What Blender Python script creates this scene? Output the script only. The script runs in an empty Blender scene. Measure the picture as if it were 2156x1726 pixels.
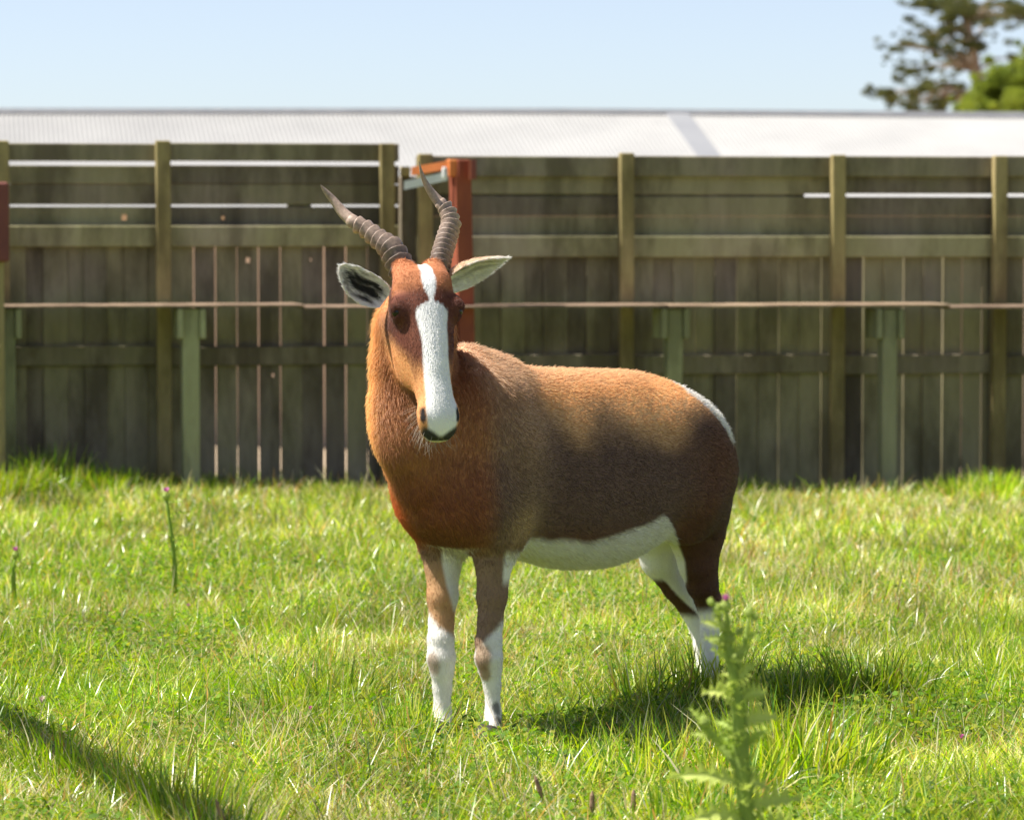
import bpy, math, random
import numpy as np
from mathutils import Vector, Matrix
SC = bpy.context.scene
COL = SC.collection
R = np.random.default_rng(7)
random.seed(5)

# ---------------------------------------------------------------- camera, sky, sun, exposure
cam_d = bpy.data.cameras.new('camera'); cam = bpy.data.objects.new('camera', cam_d); COL.objects.link(cam); SC.camera = cam
cam.location = (0, 0, 1.2); cam.rotation_euler = (math.radians(90)-math.atan(407/7360), 0, 0)
cam_d.sensor_width = 36; cam_d.lens = 36*7360/2156
cam_d.clip_start = .1; cam_d.clip_end = 2000
cam_d.dof.use_dof = True; cam_d.dof.focus_distance = 8.05; cam_d.dof.aperture_fstop = 6.0
SUN_EL, SUN_AZ = math.radians(58), math.radians(0)      # azimuth: from the left, a little beyond the subject
sv = Vector((-math.cos(SUN_EL)*math.cos(SUN_AZ), math.cos(SUN_EL)*math.sin(SUN_AZ), math.sin(SUN_EL)))
sun_d = bpy.data.lights.new('sun', 'SUN'); sun = bpy.data.objects.new('sun', sun_d); COL.objects.link(sun)
sun.rotation_euler = sv.to_track_quat('Z', 'Y').to_euler(); sun_d.energy = 4.9; sun_d.angle = math.radians(.53); sun_d.color = (1, .95, .86)
wd = bpy.data.worlds.new('World'); SC.world = wd; wd.use_nodes = True
nt = wd.node_tree; bg = nt.nodes['Background']; sky = nt.nodes.new('ShaderNodeTexSky'); sky.sky_type = 'NISHITA'; sky.sun_disc = False
sky.sun_elevation = SUN_EL; sky.sun_rotation = math.atan2(sv.x, sv.y); sky.air_density = .75; sky.dust_density = .5; sky.ozone_density = 4.0; sky.altitude = 500
hsv = nt.nodes.new('ShaderNodeHueSaturation'); hsv.inputs['Hue'].default_value = .510; hsv.inputs['Saturation'].default_value = .68; nt.links.new(sky.outputs[0], hsv.inputs['Color']); nt.links.new(hsv.outputs[0], bg.inputs[0]); bg.inputs[1].default_value = .08
SC.view_settings.view_transform = 'Standard'; SC.view_settings.look = 'None'; SC.view_settings.exposure = .98; SC.view_settings.gamma = 1
SC.render.engine = 'CYCLES'
SC.cycles.max_bounces = 8; SC.cycles.transmission_bounces = 4; SC.cycles.diffuse_bounces = 4

# ---------------------------------------------------------------- helpers
def mat(name, rough=.8, spec=.3):
    m = bpy.data.materials.new(name); m.use_nodes = True; b = m.node_tree.nodes['Principled BSDF']
    b.inputs['Roughness'].default_value = rough; b.inputs['Specular IOR Level'].default_value = spec
    return m, m.node_tree, b
def N(nt, t, **k):
    n = nt.nodes.new(t)
    for a, v in k.items():
        if a in n.inputs: n.inputs[a].default_value = v
        else: setattr(n, a, v)
    return n
def ramp(nt, fac, stops):
    r = nt.nodes.new('ShaderNodeValToRGB'); e = r.color_ramp.elements
    while len(e) < len(stops): e.new(.5)
    for q, (p, c) in zip(e, stops): q.position = p; q.color = (*c, 1)
    nt.links.new(fac, r.inputs[0]); return r.outputs[0]
def mixc(nt, f, a, b, bt='MIX'):
    m = nt.nodes.new('ShaderNodeMix'); m.data_type = 'RGBA'; m.blend_type = bt
    for s, v in ((m.inputs[0], f), (m.inputs[6], a), (m.inputs[7], b)):
        if hasattr(v, 'links'): nt.links.new(v, s)
        else: s.default_value = v if not isinstance(v, tuple) or len(v) == 4 else (*v, 1)
    return m.outputs[2]
def noise(nt, vec, scale, detail=4, rough=.55, sc=(1, 1, 1)):
    mp = nt.nodes.new('ShaderNodeMapping'); mp.inputs['Scale'].default_value = sc; nt.links.new(vec, mp.inputs[0])
    n = N(nt, 'ShaderNodeTexNoise', Scale=scale, Detail=detail, Roughness=rough); nt.links.new(mp.outputs[0], n.inputs['Vector']); return n.outputs[0]
def mesh(name, V, Fc, m=None, parent=None, smooth=False, attrs=None):
    """V (n,3) array, Fc: list of faces or (k,q) array"""
    me = bpy.data.meshes.new(name); V = np.ascontiguousarray(V, np.float32)
    if isinstance(Fc, np.ndarray):
        k, q = Fc.shape
        me.vertices.add(len(V)); me.vertices.foreach_set('co', V.ravel())
        me.loops.add(k*q); me.loops.foreach_set('vertex_index', np.ascontiguousarray(Fc, np.int32).ravel())
        me.polygons.add(k); me.polygons.foreach_set('loop_start', np.arange(0, k*q, q, dtype=np.int32))
        me.update(calc_edges=True)
    else:
        me.from_pydata([tuple(map(float, v)) for v in V], [], Fc); me.update()
    if smooth: me.polygons.foreach_set('use_smooth', np.ones(len(me.polygons), bool))
    for an, (dom, c) in (attrs or {}).items():
        c = np.asarray(c, np.float32)
        if c.ndim == 1:
            at = me.attributes.new(an, 'FLOAT', dom); at.data.foreach_set('value', c)
        else:
            at = me.attributes.new(an, 'FLOAT_COLOR', dom); at.data.foreach_set('color', np.concatenate([c, np.ones((len(c), 1), np.float32)], 1).ravel())
    if m: me.materials.append(m)
    o = bpy.data.objects.new(name, me); COL.objects.link(o)
    if parent: o.parent = parent
    return o
def tag(o, label=None, cat=None, group=None, kind=None):
    if label: o['label'] = label
    if cat: o['category'] = cat
    if group: o['group'] = group
    if kind: o['kind'] = kind
    return o
def empty(name, loc, label, cat, group=None):
    o = bpy.data.objects.new(name, None); COL.objects.link(o); o.location = loc; o.empty_display_size = .1
    tag(o, label, cat, group); return o
FPHI = math.radians(12); FD = 15.4      # the fence runs a little away from the camera towards the right
def fence_world(V):
    V = np.asarray(V, float); c, n = math.cos(FPHI), math.sin(FPHI)
    return np.stack([V[..., 0]*c-(V[..., 1]-FD)*n, FD+V[..., 0]*n+(V[..., 1]-FD)*c, V[..., 2]], -1)
class MB:
    """collects boxes, tubes and leaf sheets; build() links them as one mesh in world coordinates under a parent"""
    def __init__(s): s.v = []; s.f = []; s.t = []; s.n = 0
    def add(s, V, Fc, t=.5):
        V = np.asarray(V, float); s.v.append(V); s.f += [tuple(i+s.n for i in f) for f in Fc]; s.t += [t]*len(V); s.n += len(V)
    def box(s, lo, hi, t=None, rz=0, bev=.004, wob=0):
        lo = np.array(lo, float); hi = np.array(hi, float); c = (lo+hi)/2; h = (hi-lo)/2; b = min(bev, h.min()*.6)
        vs = []; 
        for ax in range(3):                       # chamfered box: 24 vertices
            for sx in (-1, 1):
                for sy in (-1, 1):
                    for sz in (-1, 1):
                        p = np.array([sx, sy, sz])*(h-b); p[ax] = np.sign(p[ax])*h[ax] if h[ax] > b else [sx, sy, sz][ax]*h[ax]; vs.append(p)
        vs = np.array(vs)
        ix = lambda ax, sx, sy, sz: ax*8+(sx > 0)*4+(sy > 0)*2+(sz > 0)
        F = []
        for ax in range(3):
            o1, o2 = (ax+1) % 3, (ax+2) % 3
            for sg in (-1, 1):
                q = []
                for a, bq in ((-1, -1), (1, -1), (1, 1), (-1, 1)):
                    k = [0, 0, 0]; k[ax] = sg; k[o1] = a; k[o2] = bq; q.append(ix(ax, *k))
                F.append(tuple(q if sg > 0 else q[::-1]))
        for ax in range(3):
            o1, o2 = (ax+1) % 3, (ax+2) % 3
            for a in (-1, 1):
                for bq in (-1, 1):
                    k1 = [0, 0, 0]; k1[ax] = -1; k1[o1] = a; k1[o2] = bq; k2 = list(k1); k2[ax] = 1
                    q = [ix(o1, *k1), ix(o1, *k2), ix(o2, *k2), ix(o2, *k1)]
                    F.append(tuple(q if a*bq > 0 else q[::-1]))
        for sx in (-1, 1):
            for sy in (-1, 1):
                for sz in (-1, 1):
                    q = [ix(0, sx, sy, sz), ix(1, sx, sy, sz), ix(2, sx, sy, sz)]; F.append(tuple(q if sx*sy*sz > 0 else q[::-1]))
        if rz:
            cs, sn = math.cos(rz), math.sin(rz); vs = np.stack([vs[:, 0]*cs-vs[:, 1]*sn, vs[:, 0]*sn+vs[:, 1]*cs, vs[:, 2]], 1)
        if wob: vs = vs+R.normal(0, wob, (1, 3))
        s.add(vs+c, F, R.random() if t is None else t)
    def tube(s, pts, rad, n=8, t=.5, cap=True):
        P = np.array(pts, float); r = np.array(rad, float)*np.ones(len(P)); T = np.gradient(P, axis=0); T /= np.linalg.norm(T, axis=1)[:, None]+1e-9
        up = np.array([.13, .21, .97]); up = up if abs(T[0]@up) < .9 else np.array([1., .1, 0])
        A = np.cross(T[0], up); A /= np.linalg.norm(A); V = []
        for i in range(len(P)):
            A = A-T[i]*(A@T[i]); A /= np.linalg.norm(A); B = np.cross(T[i], A)
            an = np.arange(n)*2*math.pi/n
            V.append(P[i]+r[i]*(np.cos(an)[:, None]*A+np.sin(an)[:, None]*B))
        F = [(i*n+j, i*n+(j+1) % n, (i+1)*n+(j+1) % n, (i+1)*n+j) for i in range(len(P)-1) for j in range(n)]
        if cap: F += [tuple(range(n))[::-1], tuple((len(P)-1)*n+j for j in range(n))]
        s.add(np.concatenate(V), F, t)
    def build(s, name, m, parent=None, smooth=False, frame=False):
        V = np.concatenate(s.v)
        if frame: V = fence_world(V)
        if parent is not None:
            V = V-np.array(parent_world(parent))
        return mesh(name, V, s.f, m, parent, smooth, {'tint': ('POINT', np.array(s.t))})
def parent_world(o):
    p = Vector(o.location); q = o.parent
    while q: p = p+Vector(q.location); q = q.parent
    return p
# ---------------------------------------------------------------- antelope geometry (numpy)
FPX, HC = 7360.0, 1.2
PT = math.atan(407/FPX)
def world(px, py, d):
    """point at distance d (world y) seen at photo position px,py (2156 wide)"""
    u = (px-1078)/FPX; v = (py-863)/FPX
    x, y, z = u, math.cos(PT)-v*math.sin(PT), -math.sin(PT)-v*math.cos(PT)
    t = d/y
    return np.array([t*x, d, HC+t*z])
def to_px(P):
    q = np.asarray(P)-np.array([0, 0, HC])
    zz = q[..., 1]*math.cos(PT)-q[..., 2]*math.sin(PT)
    yy = q[..., 1]*math.sin(PT)+q[..., 2]*math.cos(PT)
    return 1078+FPX*q[..., 0]/zz, 863-FPX*yy/zz
ORG = np.array([-.10, 7.98, 0.0]); TH = math.radians(47)
AX = np.array([math.cos(TH), math.sin(TH), 0]); LX = np.array([math.sin(TH), -math.cos(TH), 0]); ZX = np.array([0, 0, 1.])
def loc(P):
    q = np.asarray(P)-ORG
    return np.array([q@AX, q@LX, q[2]])
def from_loc(Q):
    return ORG+Q[..., 0:1]*AX+Q[..., 1:2]*LX+Q[..., 2:3]*ZX
def W(px, py, d):
    return loc(world(px, py, d))
# head frame
YAW, ROLL, TILT = math.radians(17), math.radians(.5), math.radians(22)
_F = np.array([math.sin(YAW), -math.cos(YAW), 0]); _X = np.array([math.cos(YAW), math.sin(YAW), 0])
_T = _F*math.sin(TILT)+np.array([0, 0, -1.])*math.cos(TILT); _V = _F*math.cos(TILT)+np.array([0, 0, 1.])*math.sin(TILT)
_T2 = _T*math.cos(ROLL)+_X*math.sin(ROLL); _X2 = _X*math.cos(ROLL)-_T*math.sin(ROLL)
HP = world(887, 573, 7.74)                       # poll
def _l(v): return np.array([v@AX, v@LX, v[2]])
HT, HU, HV, HO = _l(_T2), _l(_X2), _l(_V), loc(HP)
TS = 1.02
def hd(t, u, v):
    return HO+HT*t*TS+HU*u+HV*v

VOX = 0.005
LO = np.array([-.46, -.30, -.01]); HI = np.array([1.04, .34, 1.13])
NX = np.ceil((HI-LO)/VOX).astype(int)+1
K0 = 0.03
class Field:
    def __init__(s):
        s.f = np.full(tuple(NX), 1.0, np.float32)
    def sub(s, lo, hi, m=.09):
        a = np.maximum(0, np.floor((np.minimum(lo, hi)-m-LO)/VOX).astype(int)); b = np.minimum(NX, np.ceil((np.maximum(lo, hi)+m-LO)/VOX).astype(int)+1)
        sl = tuple(slice(a[i], b[i]) for i in range(3))
        g = [(LO[i]+VOX*np.arange(a[i], b[i])).astype(np.float32) for i in range(3)]
        return sl, np.meshgrid(*g, indexing='ij', sparse=True)
    def add(s, sl, d, k):
        a = s.f[sl]
        if k <= 0: s.f[sl] = np.minimum(a, d); return
        h = np.maximum(k-np.abs(a-d), 0)/k
        s.f[sl] = np.minimum(a, d)-h*h*k*.25
    def cut(s, sl, d, k=.006):
        a = s.f[sl]; d = -d
        h = np.maximum(k-np.abs(a-d), 0)/k
        s.f[sl] = np.maximum(a, d)+h*h*k*.25
    def cone(s, p, q, r1, r2, k=K0, flat=None, cut=False):
        p = np.asarray(p, float); q = np.asarray(q, float); r = max(r1, r2)
        sl, (X, Y, Z) = s.sub(np.minimum(p, q)-r, np.maximum(p, q)+r)
        e = q-p; L2 = float(e@e)+1e-9
        dx, dy, dz = X-p[0], Y-p[1], Z-p[2]
        t = np.clip((dx*e[0]+dy*e[1]+dz*e[2])/L2, 0, 1)
        ox, oy, oz = dx-t*e[0], dy-t*e[1], dz-t*e[2]
        n2 = ox*ox+oy*oy+oz*oz
        if flat is not None:                        # (axis, factor): thinner along axis when factor > 1
            ax, fa = flat; ax = np.asarray(ax, float)/np.linalg.norm(ax)
            c = ox*ax[0]+oy*ax[1]+oz*ax[2]; n2 = n2+c*c*(fa*fa-1)
        d = (np.sqrt(n2)-(r1+(r2-r1)*t)).astype(np.float32)
        (s.cut if cut else s.add)(sl, d, k)
    def chain(s, pts, k=K0, flat=None, k2=None):
        tmp = Field.__new__(Field); 
        for i in range(len(pts)-1):
            a, b = pts[i], pts[i+1]
            s.cone(a[0], b[0], a[1], b[1], k if i == 0 else (k2 or .008), flat)
    def ell(s, c, ax, rad, k=K0, cut=False):
        c = np.asarray(c, float); R = max(rad)
        sl, (X, Y, Z) = s.sub(c-R, c+R)
        d = 0
        for A, r in zip(ax, rad):
            A = np.asarray(A, float)
            w = ((X-c[0])*A[0]+(Y-c[1])*A[1]+(Z-c[2])*A[2])/r; d = d+w*w
        d = ((np.sqrt(d)-1)*min(rad)).astype(np.float32)
        (s.cut if cut else s.add)(sl, d, k)
    def loft(s, O, T, U, V, tab, k=K0, pw=2.0, egg=0.0, ts=1.0):
        """tab rows: t, v_low, v_high, halfwidth.  T length axis, U lateral, V the other"""
        tab = np.array(tab, float); tab[:, 0] *= ts; t0, t1 = tab[0, 0], tab[-1, 0]
        cs = []
        for t in (t0, t1):
            for u in (-1, 1):
                for v in (tab[:, 1].min(), tab[:, 2].max()):
                    cs.append(O+T*t+U*u*tab[:, 3].max()+V*v)
        cs = np.array(cs); sl, (X, Y, Z) = s.sub(cs.min(0), cs.max(0), .05)
        dx, dy, dz = X-O[0], Y-O[1], Z-O[2]
        t = dx*T[0]+dy*T[1]+dz*T[2]; u = dx*U[0]+dy*U[1]+dz*U[2]; v = dx*V[0]+dy*V[1]+dz*V[2]
        tc = np.clip(t, t0, t1)
        tt = np.linspace(t0, t1, 400)
        def cub(y):                                # smooth interpolation (monotone cubic)
            x = tab[:, 0]; h = np.diff(x); dl = np.diff(y)/h; m = np.zeros(len(x)); m[0] = dl[0]; m[-1] = dl[-1]
            for i in range(1, len(x)-1):
                m[i] = 0 if dl[i-1]*dl[i] <= 0 else 2*dl[i-1]*dl[i]/(dl[i-1]+dl[i])
            i = np.clip(np.searchsorted(x, tt)-1, 0, len(x)-2); w = (tt-x[i])/h[i]
            return y[i]*(1+2*w)*(1-w)**2+h[i]*m[i]*w*(1-w)**2+y[i+1]*w*w*(3-2*w)+h[i]*m[i+1]*w*w*(w-1)
        f = lambda y: np.interp(tc, tt, cub(y))
        lo, hi, w = f(tab[:, 1]), f(tab[:, 2]), f(tab[:, 3])
        c = (lo+hi)/2; hh = (hi-lo)/2
        vv = (v-c)/hh
        ww = w*(1+egg*np.clip(vv, -1, 1))
        r = (np.abs(u/ww)**pw+np.abs(vv)**pw)**(1/pw)
        m = np.minimum(ww, hh)
        d = (r-1)*m
        e = np.abs(t-tc)
        d = np.where(e > 0, np.sqrt(np.maximum(d, 0)**2+e*e)+np.minimum(d, 0)*0, d)
        s.add(sl, d.astype(np.float32), k)

def antelope_field():
    F = Field()
    A = np.array([1., 0, 0]); L = np.array([0, 1., 0]); Z = np.array([0, 0, 1.]); O = np.zeros(3)
    F.loft(O, A, L, Z, [(-.180, .575, .70, .040), (-.145, .515, .76, .090), (-.08, .460, .84, .120), (0, .43, .880, .132), (.09, .42, .872, .140), (.2, .40, .849, .150),
                        (.31, .374, .841, .163), (.42, .368, .836, .166), (.53, .384, .831, .156), (.61, .430, .820, .146), (.67, .462, .803, .142), (.72, .485, .776, .130),
                        (.775, .51, .725, .108), (.815, .53, .670, .083), (.84, .56, .62, .045)], k=.03, pw=2.15, egg=-.17)
    # withers hump, shoulder blades, croup
    F.cone((-.01, 0, .824), (.075, 0, .80), .072, .066, k=.05)
    for s in (-1, 1):
        F.ell((.035, s*.098, .67), (np.array([.96, 0, .28]), L, np.array([-.28, 0, .96])), (.085, .060, .17), k=.035)
        F.ell((.02, s*.100, .535), (A, L, Z), (.060, .052, .085), k=.035)
        F.ell((-.03, s*.080, .545), (A, L, Z), (.085, .06, .09), k=.05)
        F.ell((.665, s*.078, .625), (A, L, Z), (.13, .078, .135), k=.05)
    # neck
    F.chain([((.02, 0, .70), .145), ((-.06, 0, .735), .130), (W(868, 860, 7.87), .092), (W(866, 760, 7.87), .084), (W(868, 690, 7.86), .076), (W(878, 640, 7.85), .066)], k=.05, k2=.03)
    F.chain([((-.075, -.0, .60), .115), (W(872, 930, 7.85), .088)], k=.05, k2=.05)
    # head
    F.loft(HO, HT, HU, HV, [(-.012, -.085, .012, .030), (.01, -.10, .034, .054), (.045, -.115, .046, .068), (.09, -.122, .048, .068), (.13, -.134, .047, .060), (.175, -.138, .045, .053),
                            (.222, -.112, .041, .044), (.26, -.068, .036, .0385), (.30, -.052, .034, .039), (.338, -.047, .029, .0435), (.362, -.040, .016, .039), (.378, -.030, .000, .024)], k=.02, pw=2.15, egg=.06, ts=TS)
    F.cone(hd(.09, 0, -.09), W(882, 700, 7.87), .055, .072, k=.04)
    for s in (-1, 1):
        F.ell(hd(.088, s*.064, .004), (HT, HU, HV), (.027, .019, .026), k=.02)        # orbit
        F.cone(hd(.070, s*.060, .010), hd(.084, s*.074, .016), .011, .009, k=.014)      # brow
        F.ell(hd(.165, s*.034, -.070), (HT, HU, HV), (.062, .024, .055), k=.03)          # cheek
        F.ell(hd(.325, s*.033, .004), (HT, HU, HV), (.024, .014, .018), k=.012)         # nostril wing
        F.cone(hd(-.012, s*.035, -.02), hd(.022, s*.034, .002), .027, .028, k=.02)        # pedicle
    F.ell(hd(.356, 0, -.032), (HT, HU, HV), (.022, .028, .018), k=.012)                 # chin
    for s in (-1, 1):
        F.cone(hd(.322, s*.045, .014), hd(.344, s*.037, .026), .0035, .0050, k=.004, cut=True)
        F.cone(hd(.344, s*.037, .026), hd(.354, s*.024, .022), .0050, .0035, k=.004, cut=True)
        F.cone(hd(.366, s*.002, -.004), hd(.325, s*.046, -.022), .003, .002, k=.004, cut=True)
        F.cone(hd(.097, s*.070, .026), hd(.100, s*.084, .008), .0025, .002, k=.005, cut=True)   # eye slit
    # fore legs: (px,py,distance)
    def leg(ps, k=.03, flat=None):
        F.chain([(W(x, y, d), r) for x, y, d, r in ps], k=k, k2=.012, flat=flat)
    leg([(1022, 1080, 7.96, .078), (1044, 1130, 7.94, .056), (1040, 1180, 7.935, .042), (1036, 1255, 7.93, .033), (1032, 1310, 7.925, .027), (1029, 1350, 7.92, .0285), (1029, 1385, 7.915, .0295), (1032, 1410, 7.92, .024),
         (1036, 1440, 7.925, .0185), (1038, 1500, 7.925, .0165), (1036, 1530, 7.91, .020), (1030, 1552, 7.89, .019), (1024, 1572, 7.87, .026)])
    leg([(945, 1090, 8.02, .075), (932, 1150, 8.02, .050), (932, 1190, 8.015, .040), (932, 1255, 8.005, .034), (929, 1310, 8.00, .027), (928, 1345, 7.99, .0285), (929, 1385, 7.985, .031), (931, 1412, 7.985, .025),
         (931, 1445, 7.99, .0200), (931, 1500, 7.99, .0195), (929, 1525, 7.98, .022), (924, 1545, 7.96, .021), (918, 1562, 7.94, .027)])
    # hind legs
    F.ell((.715, .080, .55), (np.array([.93, 0, -.37]), L, np.array([.37, 0, .93])), (.100, .060, .150), k=.05)
    F.ell((.70, -.080, .54), (np.array([.93, 0, -.37]), L, np.array([.37, 0, .93])), (.100, .060, .150), k=.05)
    leg([(1452, 1000, 8.53, .080), (1455, 1080, 8.53, .064), (1460, 1130, 8.54, .052), (1467, 1185, 8.55, .041), (1479, 1230, 8.57, .037), (1492, 1268, 8.60, .030), (1497, 1290, 8.60, .027), (1494, 1330, 8.59, .022),
         (1495, 1390, 8.58, .0185), (1497, 1420, 8.57, .022), (1492, 1450, 8.55, .019), (1486, 1480, 8.53, .025)])
    F.chain([(W(1456, 1000, 8.56), .085), (W(1464, 1070, 8.56), .068), (W(1469, 1125, 8.57), .050), (W(1472, 1180, 8.57), .038)], k=.07, k2=.04)
    F.cone(W(1497, 1225, 8.61), W(1507, 1270, 8.62), .012, .017, k=.012)
    leg([(1385, 1050, 8.66, .090), (1378, 1120, 8.66, .062), (1390, 1175, 8.67, .048), (1425, 1235, 8.70, .034), (1458, 1285, 8.74, .028), (1470, 1315, 8.74, .0235), (1477, 1360, 8.73, .018),
         (1480, 1405, 8.72, .0165), (1480, 1425, 8.71, .020), (1476, 1445, 8.69, .018), (1470, 1466, 8.67, .024)])
    # flank fold to stifle
    F.cone((.60, .085, .56), (.68, .10, .53), .05, .05, k=.05)
    F.cone((.58, -.085, .54), (.66, -.10, .47), .05, .05, k=.05)
    F.chain([((.815, 0, .65), .016), ((.848, -.03, .60), .013), ((.842, -.04, .50), .011), ((.832, -.04, .44), .012)], k=.01)
    return F.f

def surface_nets(f):
    s = f < 0
    n = f.shape
    c = np.zeros(tuple(np.array(n)-1), np.uint8)
    for i in (0, 1):
        for j in (0, 1):
            for k in (0, 1):
                c += s[i:n[0]-1+i, j:n[1]-1+j, k:n[2]-1+k]
    cells = np.argwhere((c > 0) & (c < 8))
    idx = np.full(c.shape, -1, np.int64); idx[tuple(cells.T)] = np.arange(len(cells))
    acc = np.zeros((len(cells), 3)); cnt = np.zeros(len(cells))
    cor = [(i, j, k) for i in (0, 1) for j in (0, 1) for k in (0, 1)]
    for a in cor:
        for ax in range(3):
            if a[ax]: continue
            b = list(a); b[ax] = 1
            fa = f[tuple((cells+a).T)]; fb = f[tuple((cells+b).T)]
            m = (fa < 0) != (fb < 0)
            t = np.where(m, fa/np.where(m, fa-fb, 1), 0)
            p = np.array(a, float)[None]+np.eye(3)[ax]*t[:, None]
            acc += p*m[:, None]; cnt += m
    V = cells+acc/cnt[:, None]
    Q = []
    for ax in range(3):
        sl0 = [slice(1, -1)]*3; sl0[ax] = slice(0, -1); sl1 = [slice(1, -1)]*3; sl1[ax] = slice(1, None)
        d = s[tuple(sl0)] != s[tuple(sl1)]
        e = np.argwhere(d); off = np.array([1, 1, 1]); off[ax] = 0; e = e+off
        o1, o2 = [(1, 2), (2, 0), (0, 1)][ax]
        u = np.zeros(3, int); u[o1] = 1; w = np.zeros(3, int); w[o2] = 1
        q = np.stack([idx[tuple((e-u-w).T)], idx[tuple((e-w).T)], idx[tuple(e.T)], idx[tuple((e-u).T)]], 1)
        ins = s[tuple(e.T)]
        q[~ins] = q[~ins][:, ::-1]
        Q.append(q)
    Q = np.concatenate(Q)
    Q = Q[(Q >= 0).all(1)]
    return V*VOX+LO, Q
# ---------------------------------------------------------------- materials
def wood_mat(name, base, dark, green, gamt=.5, warm=None):
    m, nt, b = mat(name, .85, .2); tc = N(nt, 'ShaderNodeNewGeometry'); pos = tc.outputs['Position']
    at = N(nt, 'ShaderNodeAttribute', attribute_name='tint')
    n1 = noise(nt, pos, 14, 6, .65, (1, 1, .12)); n2 = noise(nt, pos, 2.2, 4, .6); n3 = noise(nt, pos, 60, 3, .6, (1, 1, .08)); n4 = noise(nt, pos, 3.0, 6, .65, (1.3, 1, .45))
    c = ramp(nt, n1, [(.3, dark), (.7, base)])
    gm = N(nt, 'ShaderNodeMath', operation='MULTIPLY_ADD'); nt.links.new(at.outputs['Fac'], gm.inputs[0]); gm.inputs[1].default_value = .35; nt.links.new(n2, gm.inputs[2])
    g = N(nt, 'ShaderNodeMapRange'); nt.links.new(gm.outputs[0], g.inputs[0]); g.inputs[1].default_value = .48; g.inputs[2].default_value = .74; g.inputs[4].default_value = gamt
    c = mixc(nt, g.outputs[0], c, green)
    v = N(nt, 'ShaderNodeMapRange'); nt.links.new(at.outputs['Fac'], v.inputs[0]); v.inputs[3].default_value = .62; v.inputs[4].default_value = 1.25
    hs = N(nt, 'ShaderNodeHueSaturation'); nt.links.new(v.outputs[0], hs.inputs['Value']); nt.links.new(c, hs.inputs['Color'])
    st = ramp(nt, n4, [(.40, (.48, .46, .44)), (.55, (1, 1, 1)), (.7, (.82, .80, .78))]); c2 = mixc(nt, .85, hs.outputs[0], st, 'MULTIPLY')
    nt.links.new(c2, b.inputs['Base Color'])
    bp = N(nt, 'ShaderNodeBump', Strength=.5, Distance=.004); nt.links.new(n3, bp.inputs['Height']); nt.links.new(bp.outputs[0], b.inputs['Normal'])
    return m
WOOD = wood_mat('weathered_wood', (.385, .325, .235), (.22, .18, .135), (.25, .24, .11), .55)
RAIL = wood_mat('rail_wood', (.50, .44, .29), (.36, .31, .20), (.34, .34, .13), .5)
POST = wood_mat('post_wood', (.46, .35, .18), (.27, .21, .12), (.33, .29, .10), .5)
MOSS = wood_mat('mossy_wood', (.38, .37, .23), (.26, .26, .15), (.30, .31, .14), .55)
SHELF = wood_mat('shelf_wood', (.40, .28, .20), (.26, .18, .13), (.2, .18, .09), .25)
def plain(name, c1, c2, scale=6, rough=.7, metal=0, sc=(1, 1, 1), bump=.2):
    m, nt, b = mat(name, rough); g = N(nt, 'ShaderNodeNewGeometry'); n = noise(nt, g.outputs['Position'], scale, 5, .6, sc)
    nt.links.new(ramp(nt, n, [(.3, c1), (.7, c2)]), b.inputs['Base Color']); b.inputs['Metallic'].default_value = metal
    bp = N(nt, 'ShaderNodeBump', Strength=bump, Distance=.01); nt.links.new(n, bp.inputs['Height']); nt.links.new(bp.outputs[0], b.inputs['Normal'])
    return m
RUST = plain('rusty_steel', (.20, .052, .030), (.32, .085, .040), 9, .8, 0, (1, 1, .4))
LIT_RUST = plain('sunlit_rusty_steel', (.60, .17, .05), (.78, .27, .08), 9, .8, 0, (1, 1, .4))  # rust in a brighter colour to stand for sun on the arm
REDP = plain('red_paint', (.15, .050, .042), (.21, .07, .055), 5, .75)
ZINC = plain('galvanised_steel', (.66, .66, .65), (.80, .79, .77), 8, .5)
ROOF = plain('roof_sheet', (.285, .283, .280), (.345, .342, .335), 1.2, .55, 0, (1, 1, 1), .05)
WALLM = plain('shed_wall', (.50, .38, .27), (.62, .48, .36), 1.5, .85)
BARK = plain('bark', (.20, .15, .11), (.38, .30, .22), 3, .9, 0, (1, 1, .3), .5)

# ---------------------------------------------------------------- ground
def gz(x, y):
    x = np.asarray(x, float); y = np.asarray(y, float)
    u = .010*np.sin(1.9*x+.7*y)+.008*np.sin(3.1*y-1.3*x+1)+.006*np.sin(5.3*x+2.2)*np.cos(4.1*y)
    yf = y-.2126*np.clip(x, -12, 12)                              # distance measured along the fence's slant
    lift = -.030*np.clip(x, -6, 6)*np.clip((yf-12.6)/2.4, 0, 1)
    back = np.clip((yf-15.8)/10, 0, 1); back = back*back*(3-2*back)
    return u*np.clip((15.6-yf)*2, 0, 1)-.9*back+lift
def grid_sheet(xs, ys):
    X, Y = np.meshgrid(xs, ys, indexing='ij'); Z = gz(X, Y); V = np.stack([X, Y, Z], -1).reshape(-1, 3)
    n, k = len(xs), len(ys); i = np.arange(n-1)[:, None]*k+np.arange(k-1)[None]
    return V, np.stack([i, i+k, i+k+1, i+1], -1).reshape(-1, 4)
xs = np.concatenate([-np.geomspace(1500, 6, 24), np.arange(-5, 5.01, .08), np.geomspace(6, 1500, 24)])
ys = np.concatenate([[-1500, -300, -80, -20, -6, 0, 3], np.arange(4, 18.0, .08), np.arange(18.1, 34, .5), np.geomspace(35, 1500, 24)])
gm, nt, b = mat('soil', .95, .1); g = N(nt, 'ShaderNodeNewGeometry'); p = g.outputs['Position']
n1 = noise(nt, p, 40, 6, .7); n2 = noise(nt, p, 1.6, 4, .5)
soil = ramp(nt, n1, [(.3, (.08, .075, .03)), (.5, (.14, .16, .04)), (.7, (.22, .24, .07))])
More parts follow.
